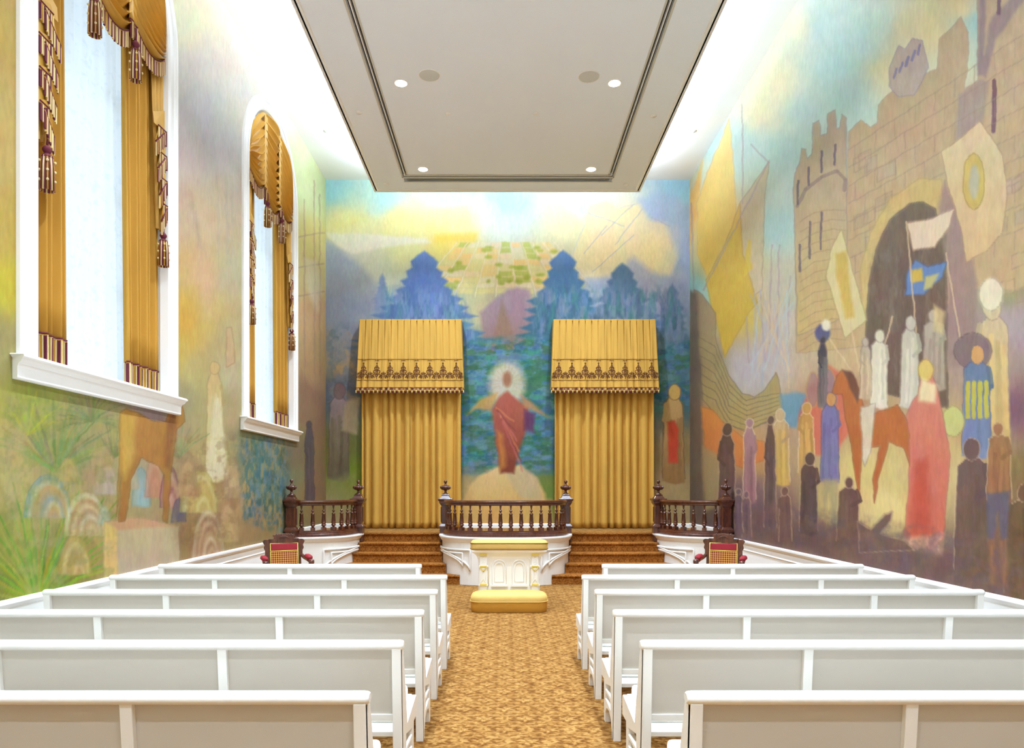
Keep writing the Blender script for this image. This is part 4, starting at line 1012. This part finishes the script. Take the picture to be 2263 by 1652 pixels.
# ---------------------------------------------------------------- balustrades
KT = .925
def newel(parent, x, y, z0, s_=1.0):
    n = MB(); w_ = .20*s_
    n.box(x-w_/2, y-w_/2, z0, x+w_/2, y+w_/2, .93)
    n.frust(x, y, .93, .955, w_*1.2, w_*1.2); n.frust(x, y, .955, 1.0, w_*1.15, w_*.82)
    n.box(x-w_*.36, y-w_*.36, 1.0, x+w_*.36, y+w_*.36, 1.34)
    for dx in (-1, 1):      # raised fillets on the shaft
        for dy in (-1, 1): n.box(x+dx*w_*.36-.012, y+dy*w_*.36-.012, 1.03, x+dx*w_*.36+.012, y+dy*w_*.36+.012, 1.31)
    n.frust(x, y, 1.34, 1.385, w_*.8, w_*1.06); n.box(x-w_*.55, y-w_*.55, 1.385, x+w_*.55, y+w_*.55, 1.42)
    n.frust(x, y, 1.42, 1.445, w_*1.2, w_*1.34); n.frust(x, y, 1.445, 1.465, w_*1.34, w_*1.3)
    n.frust(x, y, 1.465, 1.52, w_*1.0, w_*.62); n.frust(x, y, 1.52, 1.54, w_*.7, w_*.66)
    p = n.build('newel_post', M['wood'], parent, bevel=.004)
    f = MB(); r = s_
    f.lathe([(.06*r, 1.535), (.062*r, 1.55), (.03*r, 1.565), (.02*r, 1.595), (.022*r, 1.61), (.05*r, 1.63), (.088*r, 1.655), (.094*r, 1.675), (.085*r, 1.69), (.045*r, 1.705), (.025*r, 1.72), (.016*r, 1.735), (.02*r, 1.75), (.03*r, 1.765), (.033*r, 1.78), (.028*r, 1.795), (.012*r, 1.806), (.002, 1.808)], x, y, 20)
    for k in range(14):     # gadroons round the bowl
        a = 2*PI*k/14
        f.tube([(x+.056*r*math.cos(a), y+.056*r*math.sin(a), 1.632), (x+.092*r*math.cos(a), y+.092*r*math.sin(a), 1.658), (x+.096*r*math.cos(a+.15), y+.096*r*math.sin(a+.15), 1.68), (x+.06*r*math.cos(a+.3), y+.06*r*math.sin(a+.3), 1.70)], .009*r, 5)
    f.build('finial', M['wood'], p)
BAL = [(.012, .058), (.02, .066), (.026, .078), (.04, .094), (.041, .104), (.033, .116), (.03, .124), (.042, .134), (.042, .142), (.036, .15), (.037, .16), (.028, .285), (.034, .292), (.034, .302), (.02, .312), (.013, .322), (.014, .334), (.026, .346), (.028, .352), (.022, .362), (.012, .372), (.011, .39), (.018, .43), (.02, .452)]
BAL = [(r_, z_*.965) for r_, z_ in BAL]
bal = MB(); bal.frust(0, 0, 0, .05, .076, .076); bal.frust(0, 0, .05, .06, .076, .04); bal.lathe(BAL, 0, 0, 12)
BALME = None
def balustrade(label, path, newels, count, u0, u1, loc):
    global BALME
    T = thing('balustrade', label, 'balustrade', loc, 0, 'dark wooden curved balustrades')
    b = MB(); b.sweep([(-.075, .822), (.075, .822), (.078, .86), (.066, .87), (.066, .892), (.05, .90), (.05, KT), (-.05, KT), (-.05, .90), (-.066, .89), (-.075, .86)], path); b.build('kerb', M['wood'], T, fixn=True)
    b = MB(); b.sweep([(-.028, 1.355), (.028, 1.355), (.034, 1.375), (.03, 1.39), (.05, 1.40), (.056, 1.42), (.05, 1.438), (.03, 1.446), (-.03, 1.446), (-.05, 1.438), (-.056, 1.42), (-.05, 1.40), (-.03, 1.39), (-.034, 1.375)], path); b.build('handrail', M['wood'], T, fixn=True)
    for x, y, z0, s_ in newels: newel(T, x, y, z0, s_)
    N = len(path)-1
    for k in range(count):
        q = (u0+(u1-u0)*k/(count-1))*N; i = min(N-1, int(q)); t = q-i
        (xa, ya), (nx, ny) = path[i]; (xb, yb), _ = path[i+1]
        x, y = xa+(xb-xa)*t, ya+(yb-ya)*t
        if BALME is None:
            o = bal.build('baluster', M['wood'], T, local=True); BALME = o
        else:
            o = BALME.copy(); COL.objects.link(o); o.parent = T
        o.location = Vector((x, y, KT-.002)) - Vector(loc); o.rotation_euler = (0, 0, math.atan2(ny, nx))
balustrade('dark carved wooden balustrade bulging forward at the centre of the stage', cen(-.03, N=90), [(-1.10, SYN-.05, .665, 1), (1.14, SYN-.05, .665, 1)], 20, .045, .955, (.02, 13.3, .80))
balustrade('dark carved wooden balustrade curving from the left wall to the left steps', lef(-.03, N=50), [(-2.725, SYN-.05, .665, 1), (-3.60, 11.93, .82, .88)], 8, .09, .86, (-3.1, 13.0, .80))
balustrade('dark carved wooden balustrade curving from the right wall to the right steps', rig(-.03, N=50), [(2.865, SYN-.05, .665, 1), (3.74, 11.93, .82, .88)], 8, .09, .86, (3.2, 13.0, .80))

# ---------------------------------------------------------------- curtains on the end wall
def doorcurtain(x0, x1, sd):
    zt, zb = 3.85, STAGE+.012
    T = thing('door_curtain', 'floor-length pleated gold velvet curtain pair under the %s valance' % sd, 'curtain', ((x0+x1)/2, YB-.12, zb), 0, 'gold curtains over the stage doors')
    rr = random.Random(3 if sd == 'left' else 9)
    xm = (x0+x1)/2 + (-.02 if sd == 'left' else .06)
    for a, c in ((x0, xm), (xm, x1)):
        nf = 6; ph = [rr.uniform(-.5, .5) for _ in range(9)]
        def cl(u, v, a=a, c=c, nf=nf, ph=ph):
            p = 2*PI*nf*u + sum(.62*math.sin(u*(4+k*4.3)+ph[k]*6) for k in range(3)) + .25*math.sin(2.2*v+ph[3]*6)*math.sin(u*9)
            s_ = math.sin(p); s_ = math.copysign(abs(s_)**.75, s_)
            am = .040 + .018*(1-v)
            return (a + u*(c-a) + .012*math.cos(p), YB-.13 + am*s_ + .01*math.sin(u*17+ph[5]), zb + v*(zt-zb))
        b = MB(); b.grid(cl, 150, 24); b.build('curtain_leaf', M['gold'], T, solid=.006)
    # valance
    T = thing('pleated_valance', 'pleated gold valance with maroon embroidery and tassel trim, %s of the stage mural centre' % sd, 'valance', ((x0+x1)/2, YB-.25, 3.62), 0, 'embroidered gold valances')
    vt, vb = 5.11, 3.70; npl = 16
    xa, xb = x0-.03, x1+.03
    def va(u, v):
        """v: 0 bottom, 1 top"""
        spread = (1-v)*.045
        x = xa-spread + u*(xb-xa+2*spread)
        k = u*npl; fr = abs((k % 1)-.5)*2
        pin = math.exp(-((fr-1)/.10)**2)*.065*(.15+v**2)
        soft = .034*math.cos(2*PI*k)*(1-v)*(.6+.4*math.sin(k*1.7))
        return (x, YB-.27 - .06*(1-v) + pin - soft*.8 + .006*math.sin(k*2.3), vb + v*(vt-vb))
    b = MB(); b.grid(va, npl*14, 26)
    # returns back to the wall and board on top
    for s_ in (0, 1):
        vs = [va(s_, j/10) for j in range(11)]; vs += [(x, YB-.01, z) for x, y, z in vs]
        b.add(vs, [(j, j+1, 12+j, 11+j) for j in range(10)], 0, True)
    b.box(xa, YB-.26, vt-.03, xb, YB-.01, vt-.002)
    b.build('valance_cloth', M['gold'], T)
    # embroidery laid on the cloth
    def onv(x, z, o=.006):
        u = (x-xa)/(xb-xa); v = (z-vb)/(vt-vb); p = va(max(0, min(1, u)), max(0, min(1, v))); return (p[0], p[1]-o, p[2])
    b = MB()
    for z in (4.285, 3.855): b.tube([onv(xa+(xb-xa)*k/160, z) for k in range(161)], .004, 4)
    def curl(cx, cz, s_, m):
        for dx, dz, r, t0, t1 in ((.035,.05,.035,-1.6,3.2),(.065,.03,.025,-1.4,3.4),(.03,.12,.03,-1.5,2.8),(.02,.18,.022,-1.5,2.8),(.085,.075,.02,-1.2,3.4)):
            pts = []
            for k in range(10):
                t = t0+(t1-t0)*k/9; q = r*(1-.5*k/9)
                pts.append(onv(cx+m*s_*(dx+q*math.cos(t)), cz+s_*(dz+q*math.sin(t))))
            b.tube(pts, .0065*s_, 4)
    nm_ = 8; pitch = (xb-xa)/nm_
    for k in range(nm_):
        cx = xa+pitch*(k+.5)
        for m in (-1, 1): curl(cx, 3.90, 1.15, m)
        b.tube([onv(cx, 3.88+.30*j/8) for j in range(9)], .007, 4)
        for dz, r in ((.05, .02), (.11, .022), (.17, .016), (.24, .018), (.30, .012)):
            b.tube([onv(cx+r*math.cos(a*PI/4), 3.9+dz+r*1.3*math.sin(a*PI/4)) for a in range(8)], .006, 4, closed=True)
        for m in (-1, 1):
            b.tube([onv(cx+m*.0, 4.25), onv(cx+m*.02, 4.265), onv(cx+m*.04, 4.25)], .005, 4)
    for k in range(nm_+1):
        cx = min(max(xa+pitch*k, xa+.05), xb-.05)
        for m in (-1, 1): curl(cx, 3.89, .62, m)
        b.tube([onv(cx, 3.88+.16*j/5) for j in range(6)], .005, 4)
    b.build('embroidery', M['embroid'], T)
    # tassel trim
    b = MB(); n = int((xb-xa+.09)/.0145)
    lo = [va(k/n, 0) for k in range(n+1)]
    b.tube([(x, y-.006, z) for x, y, z in lo[::4]], .010, 5, 0); b.tube([(x, y-.006, z-.03) for x, y, z in lo[::4]], .006, 5, 0)
    for k, (x, y, z) in enumerate(lo):
        c = (0, 2, 2, 1, 2, 2)[k % 6]; L_ = .10 if k % 3 == 0 else .065
        b.add([(x-.006,y-.010,z-.004),(x+.006,y-.010,z-.004),(x,y+.004,z-.004),(x-.007,y-.012,z-L_),(x+.007,y-.012,z-L_),(x,y+.006,z-L_)], [(0,1,4,3),(1,2,5,4),(2,0,3,5),(3,4,5)], c)
        if k % 3 == 0: b.lathe([(.004, z-.05), (.013, z-.06), (.012, z-.075), (.016, z-.105)], x, y-.008, 6, 0 if k % 6 else 1)
    b.build('tassel_trim', YARN, T)
doorcurtain(-2.945, -.91, 'left')
doorcurtain(1.03, 3.07, 'right')

# ---------------------------------------------------------------- pews
def rbox(b, x0, y0, z0, x1, y1, z1): b.box(x0, y0, z0, x1, y1, z1)
def pew(x0, x1, stiles, y, label, group):
    """y: back of the rear post on the floor; people sit facing +y"""
    T = thing('pew', label, 'pew', ((x0+x1)/2, y, 0), 0, group)
    lean = lambda z: y - .08*z/.82*1.0 if z > 0 else y          # rear face of the slanted back
    # top rail, rounded
    b = MB(); n = 14; pr = []
    for k in range(n): a = 2*PI*k/n; pr.append((.036*math.cos(a)*(1.05), .026*math.sin(a)))
    yc, zc = y-.055, .845
    xs = [x0-.012, x0-.004, x0+.01, x1-.01, x1+.004, x1+.012]; sc = [.7, .93, 1, 1, .93, .7]
    vs = [(x, yc+p[0]*s_, zc+p[1]*s_) for x, s_ in zip(xs, sc) for p in pr]
    fs = [(i*n+k, i*n+(k+1) % n, (i+1)*n+(k+1) % n, (i+1)*n+k) for i in range(5) for k in range(n)]
    b.add(vs, fs, 0, True); b.add(vs[:n], [tuple(range(n))[::-1]]); b.add(vs[-n:], [tuple(range(n))])
    b.build('top_rail', M['pew'], T, fixn=True)
    # back board between posts
    def slab(b, xa, xb, za, zb, d0, d1):
        b.add([(xa, lean(za)+d0, za), (xb, lean(za)+d0, za), (xb, lean(za)+d1, za), (xa, lean(za)+d1, za),
               (xa, lean(zb)+d0, zb), (xb, lean(zb)+d0, zb), (xb, lean(zb)+d1, zb), (xa, lean(zb)+d1, zb)],
              [(0,3,2,1),(4,5,6,7),(0,1,5,4),(1,2,6,5),(2,3,7,6),(3,0,4,7)])
    b = MB(); slab(b, x0+.03, x1-.03, .445, .83, .030, .052); b.build('back_board', M['board'], T)
    b = MB(); slab(b, x0+.04, x1-.04, .442, .478, .020, .034); b.build('bottom_rail', M['pew'], T, bevel=.003)
    for x in stiles:
        b = MB(); slab(b, x-.024, x+.024, .44, .835, .002, .031); b.build('stile', M['pew'], T, bevel=.003)
    # ends
    prof = [(0, 0), (.055, 0), (.065, .05), (.12, .115), (.20, .135), (.30, .125), (.365, .075), (.375, 0), (.43, 0), (.435, .29), (.565, .29), (.57, .40), (.54, .415), (.165, .372), (.005, .825), (-.078, .825), (-.040, .41)]
    h1 = [(.11, .165), (.36, .175), (.345, .215), (.25, .225), (.13, .215)]; h2 = [(.11, .25), (.22, .245), (.36, .24), (.36, .275), (.12, .325)]
    for xe, s_ in ((x0, 1), (x1, -1)):
        b = MB(); b.ext([prof, h1, h2], lambda u, v: (xe, y+u, v), lambda u, v: (xe+s_*.038, y+u, v))
        b.build('end_panel', M['pew'], T, bevel=.003, fixn=True)
        b = MB(); px = xe + s_*.024
        b.add([(px-.024, y-.012, 0), (px+.024, y-.012, 0), (px+.024, y+.03, 0), (px-.024, y+.03, 0)] +
              [(px-.024, lean(.4)-.012, .4), (px+.024, lean(.4)-.012, .4), (px+.024, lean(.4)+.03, .4), (px-.024, lean(.4)+.03, .4)] +
              [(px-.024, lean(.83)-.006, .83), (px+.024, lean(.83)-.006, .83), (px+.024, lean(.83)+.03, .83), (px-.024, lean(.83)+.03, .83)],
              [(0,3,2,1),(8,9,10,11)] + [(a+k, a+(k+1) % 4, a+4+(k+1) % 4, a+4+k) for a in (0, 4) for k in range(4)])
        b.build('rear_post', M['pew'], T, bevel=.004)
    b = MB()
    b.add([(x0+.03, y+.02, .345), (x1-.03, y+.02, .345), (x1-.03, y+.56, .385), (x0+.03, y+.56, .385), (x0+.03, y+.02, .372), (x1-.03, y+.02, .372), (x1-.03, y+.56, .412), (x0+.03, y+.56, .412)],
          [(0,3,2,1),(4,5,6,7),(0,1,5,4),(1,2,6,5),(2,3,7,6),(3,0,4,7)])
    b.box(x0+.03, y+.545, .30, x1-.03, y+.57, .412); b.build('seat', M['pew'], T, bevel=.003)
    b = MB(); b.add([(x0+.045, y+.13, .378), (x1-.045, y+.13, .378), (x1-.045, y+.53, .411), (x0+.045, y+.53, .411), (x0+.045, y+.13, .45), (x1-.045, y+.13, .45), (x1-.045, y+.53, .485), (x0+.045, y+.53, .485)],
          [(0,3,2,1),(4,5,6,7),(0,1,5,4),(1,2,6,5),(2,3,7,6),(3,0,4,7)])
    b.build('seat_cushion', M['cushion'], T, bevel=.025, seg=3)
    return T
order = ['frontmost and shortest', 'second from the front', 'third from the front', 'fourth from the front', 'fifth from the front', 'nearest the viewer']
for i in range(6):          # i = 0 nearest
    y = 2.775 + .918*i; nm = order[5-i]
    if i == 5:
        pew(-3.57, -.87, [-2.22], y, 'white painted pew left of the aisle, %s, near the altar' % nm, 'white pews left of the aisle')
        pew(1.02, 3.70, [2.36], y, 'white painted pew right of the aisle, %s, near the altar' % nm, 'white pews right of the aisle')
    else:
        pew(-3.56, -.53, [-2.62, -1.45], y, 'white painted pew left of the aisle, %s' % nm, 'white pews left of the aisle')
        pew(.71, 3.70, [1.56, 2.86], y, 'white painted pew right of the aisle, %s' % nm, 'white pews right of the aisle')

# ---------------------------------------------------------------- altar and kneeler
def rrect(cx, cy, w_, d_, r, n=6):
    P = []
    for sx, sy, a0 in ((1, 1, 0), (-1, 1, PI/2), (-1, -1, PI), (1, -1, 1.5*PI)):
        for k in range(n+1):
            a = a0 + PI/2*k/n; P.append((cx+sx*(w_/2-r)+r*math.cos(a), cy+sy*(d_/2-r)+r*math.sin(a)))
    return P
def stack(b, cx, cy, rings, mi=0, smooth=True):
    """rings: (w, d, r, z) rounded-rectangle sections"""
    n = None; vs = []
    for w_, d_, r, z in rings:
        P = rrect(cx, cy, w_, d_, r); n = len(P); vs += [(x, y, z) for x, y in P]
    fs = [(i*n+k, i*n+(k+1) % n, (i+1)*n+(k+1) % n, (i+1)*n+k) for i in range(len(rings)-1) for k in range(n)]
    b.add(vs, fs, mi, smooth); b.add(vs[:n], [tuple(range(n))[::-1]], mi); b.add(vs[-n:], [tuple(range(n))], mi)
ax, ay = .065, 10.03
A = thing('altar', 'white panelled altar with gilt accents and a padded gold top', 'altar', (ax, ay, 0))
b = MB(); stack(b, ax, ay, [(.96, .42, .02, 0), (.96, .42, .02, .10), (.94, .40, .02, .115), (.90, .37, .02, .15), (.87, .34, .015, .175), (.86, .33, .01, .20), (.86, .33, .01, .62), (.87, .34, .01, .66), (.90, .36, .01, .70), (.96, .41, .01, .74), (1.03, .46, .01, .765), (1.05, .47, .01, .775), (1.05, .47, .01, .795)], smooth=False)
b.build('body', M['white'], A, bevel=.004)
yf = ay-.165
for k, px in enumerate((-.14, .14)):
    b = MB()
    def archp(w_, z0, z1, c=px): return [(ax+c-w_/2, z0)] + [(ax+c-w_/2*math.cos(PI*j/12), z1-w_/2+w_/2*math.sin(PI*j/12)) for j in range(13)] + [(ax+c+w_/2, z0)]
    b.tube([(x, yf-.002, z) for x, z in archp(.185, .31, .65)], .012, 6, closed=True)
    b.tube([(x, yf-.004, z) for x, z in archp(.12, .35, .61)], .009, 6, closed=True)
    b.box(ax+px-.115, yf-.03, .285, ax+px+.115, yf, .31)
    b.build('arched_panel', M['white'], A)
b = MB(); b.tube([(x, yf-.003, z) for x, z in [(ax-.29, .29), (ax-.29, .66), (ax-.24, .71), (ax+.24, .71), (ax+.29, .66), (ax+.29, .29)]], .009, 6); b.build('field_moulding', M['white'], A)
for sx in (-1, 1):
    cx = ax+sx*.36
    b = MB(); b.box(cx-.05, yf-.035, .20, cx+.05, yf+.01, .72)
    for j in range(4): b.tube([(cx-.03+j*.02, yf-.037, .36), (cx-.03+j*.02, yf-.037, .50)], .006, 5)
    for z in (.305, .565): b.box(cx-.065, yf-.045, z-.012, cx+.065, yf+.01, z+.012)
    b.tube([(cx-.035, yf-.04, .34), (cx, yf-.04, .395), (cx+.035, yf-.04, .34)], .007, 5)
    for j in range(5):
        for m in (-1, 1): b.tube([(cx, yf-.037, .60+j*.022), (cx+m*.02, yf-.037, .612+j*.022)], .005, 4)
    b.lathe([(.002, .50), (.02, .515), (.028, .53), (.03, .545)], cx, yf-.03, 10)
    p = b.build('pilaster', M['white'], A, bevel=.003)
    for x_, z0_, z1_ in ((.05, .715, .738), (.048, .556, .576), (.048, .302, .322)):
        b = MB(); b.box(cx-x_, yf-.055, z0_, cx+x_, yf-.025, z1_); b.build('gilt_band', M['gilt'], p)
    b = MB(); b.tube([(cx-.04, yf-.048, .552), (cx-.02, yf-.055, .522), (cx, yf-.055, .512), (cx+.02, yf-.055, .522), (cx+.04, yf-.048, .552)], .006, 5)
    b.build('gilt_swag', M['gilt'], p)
b = MB(); stack(b, ax, ay, [(1.05, .47, .07, .796), (1.075, .49, .09, .80), (1.08, .50, .10, .815), (1.08, .50, .10, .885), (1.075, .495, .10, .893), (1.05, .47, .10, .91), (.95, .38, .10, .922), (.7, .2, .09, .927)])
c_ = b.build('padded_top', M['altargold'], A)
b = MB()
for z in (.812, .892): b.tube([(x, y, z) for x, y in rrect(ax, ay, 1.085, .505, .10)], .006, 6, closed=True)
b.build('piping', mat('dark_gold_piping', (150, 110, 40), .7), c_)
K_ = thing('kneeler', 'low gold velvet kneeling bench with rounded corners before the altar', 'kneeler', (ax-.005, 9.62, 0))
kx, ky = ax-.005, 9.59
b = MB(); stack(b, kx, ky, [(1.00, .42, .15, 0), (1.02, .44, .16, .01), (1.035, .45, .17, .13), (1.03, .45, .17, .138)]); b.build('base', mat('kneeler_side_velvet', (200, 148, 58), .85, .2, .06, 8, sheen=.2), K_)
b = MB(); stack(b, kx, ky, [(1.03, .45, .17, .138), (1.04, .455, .17, .15), (1.035, .45, .17, .19), (1.0, .42, .16, .225), (.92, .35, .15, .248), (.78, .24, .11, .258), (.5, .1, .04, .262)]); c_ = b.build('kneeling_pad', M['altargold'], K_)
b = MB(); b.tube([(x, y, .142) for x, y in rrect(kx, ky, 1.048, .462, .17)], .006, 6, closed=True); b.build('piping', M['altargold'], c_)

# ---------------------------------------------------------------- armchairs
def armchair(x, y, rz, label):
    T = thing('armchair', label, 'armchair', (x, y, 0), rz, 'carved armchairs before the stage')
    W2 = .215
    def yb(z): return .0 + max(0, z-.40)*.12      # back rakes away
    def board(b, xa, xb, za, zb, t0, t1):
        b.add([(xa, yb(za)+t0, za), (xb, yb(za)+t0, za), (xb, yb(za)+t1, za), (xa, yb(za)+t1, za), (xa, yb(zb)+t0, zb), (xb, yb(zb)+t0, zb), (xb, yb(zb)+t1, zb), (xa, yb(zb)+t1, zb)],
              [(0,3,2,1),(4,5,6,7),(0,1,5,4),(1,2,6,5),(2,3,7,6),(3,0,4,7)])
    b = MB()
    for s_ in (-1, 1):
        out_ = [(s_*(W2-.035), .38), (s_*W2, .38), (s_*(W2-.005), .78), (s_*(W2+.015), .82), (s_*(W2+.015), .86), (s_*(W2+.03), .89), (s_*(W2+.02), .93), (s_*(W2+.04), .965), (s_*(W2+.04), .985), (s_*(W2+.02), 1.0), (s_*(W2-.05), 1.0), (s_*(W2-.055), .95)]
        b.ext([out_], lambda u, v: (u, yb(v)-.02, v), lambda u, v: (u, yb(v)+.025, v))
    board(b, -W2+.03, W2-.03, .95, 1.01, -.02, .025); board(b, -W2+.02, W2-.02, .44, .50, -.018, .02)
    b.build('back_frame', M['wood'], T, bevel=.004, local=True, fixn=True)
    b = MB(); crest = [(-.125, 1.0), (-.12, 1.035), (-.135, 1.04), (-.13, 1.06), (-.07, 1.065), (0, 1.075), (.07, 1.065), (.13, 1.06), (.135, 1.04), (.12, 1.035), (.125, 1.0)]
    b.ext([crest], lambda u, v: (u, yb(v)-.022, v), lambda u, v: (u, yb(v)+.02, v))
    for k in range(7): b.lathe([(.002, 1.055), (.012, 1.06), (.012, 1.068), (.002, 1.074)], -.09+k*.03, yb(1.06)-.012, 8)
    b.tube([(-.06, yb(1)-.026, 1.015), (-.02, yb(1)-.028, 1.04), (.02, yb(1)-.028, 1.04), (.06, yb(1)-.026, 1.015)], .006, 5)
    b.build('crest_rail', M['wood'], T, bevel=.003, local=True, fixn=True)
    b = MB(); board(b, -W2+.05, W2-.05, .48, .855, -.034, -.0); bp = b.build('back_pad', M['tapestry'], T, bevel=.012, local=True)
    b = MB(); board(b, -W2+.05, W2-.05, .86, .95, -.036, -.0); b.build('head_band', M['red'], T, bevel=.012, local=True)
    b = MB(); e = W2-.047
    b.tube([(-e, yb(.48)-.03, .48), (-e, yb(.95)-.03, .953), (e, yb(.95)-.03, .953), (e, yb(.48)-.03, .48)], .006, 5); b.tube([(-e, yb(.86)-.034, .858), (e, yb(.86)-.034, .858)], .006, 5)
    b.build('gold_piping', M['gilt'], bp, local=True)
    for s_ in (-1, 1):
        b = MB()
        b.tube([(s_*W2, .05, .80), (s_*(W2+.03), -.05, .765), (s_*(W2+.05), -.2, .755), (s_*(W2+.055), -.42, .75)], [.022, .022, .024, .028], 8)
        b.tube([(s_*(W2+.05), -.38, .75), (s_*(W2+.045), -.36, .60), (s_*(W2+.03), -.40, .40)], .02, 8)
        b.lathe([(.03, .725), (.034, .74), (.034, .76), (.028, .775)], s_*(W2+.055), -.43, 10)
        p = b.build('armrest', M['wood'], T, local=True)
        b = MB(); vs = []
        stack(b, s_*(W2+.05), -.21, [(.055, .24, .025, .768), (.078, .27, .035, .78), (.073, .26, .034, .805), (.045, .2, .02, .82)]); b.build('arm_pad', M['red'], p, local=True)
    b = MB(); b.frust(0, -.20, .33, .40, .54, .54, d0=.50, d1=.50); b.build('seat_frame', M['wood'], T, bevel=.008, local=True)
    b = MB(); stack(b, 0, -.20, [(.50, .46, .04, .40), (.52, .48, .05, .42), (.51, .47, .05, .46), (.42, .38, .05, .485)]); b.build('seat', M['red'], T, local=True)
    for sx in (-1, 1):
        for yy in (-.42, .0):
            b = MB(); b.lathe([(.016, 0), (.022, .02), (.014, .05), (.022, .12), (.028, .2), (.02, .23), (.03, .25), (.03, .33)], sx*.235, yy, 10); b.build('leg', M['wood'], T, local=True)
    return T
armchair(-2.80, 8.98, .42, 'carved dark wood armchair with red and gold tapestry back, by the left wall')
armchair(2.78, 8.98, -.42, 'carved dark wood armchair with red and gold tapestry back, by the right wall')
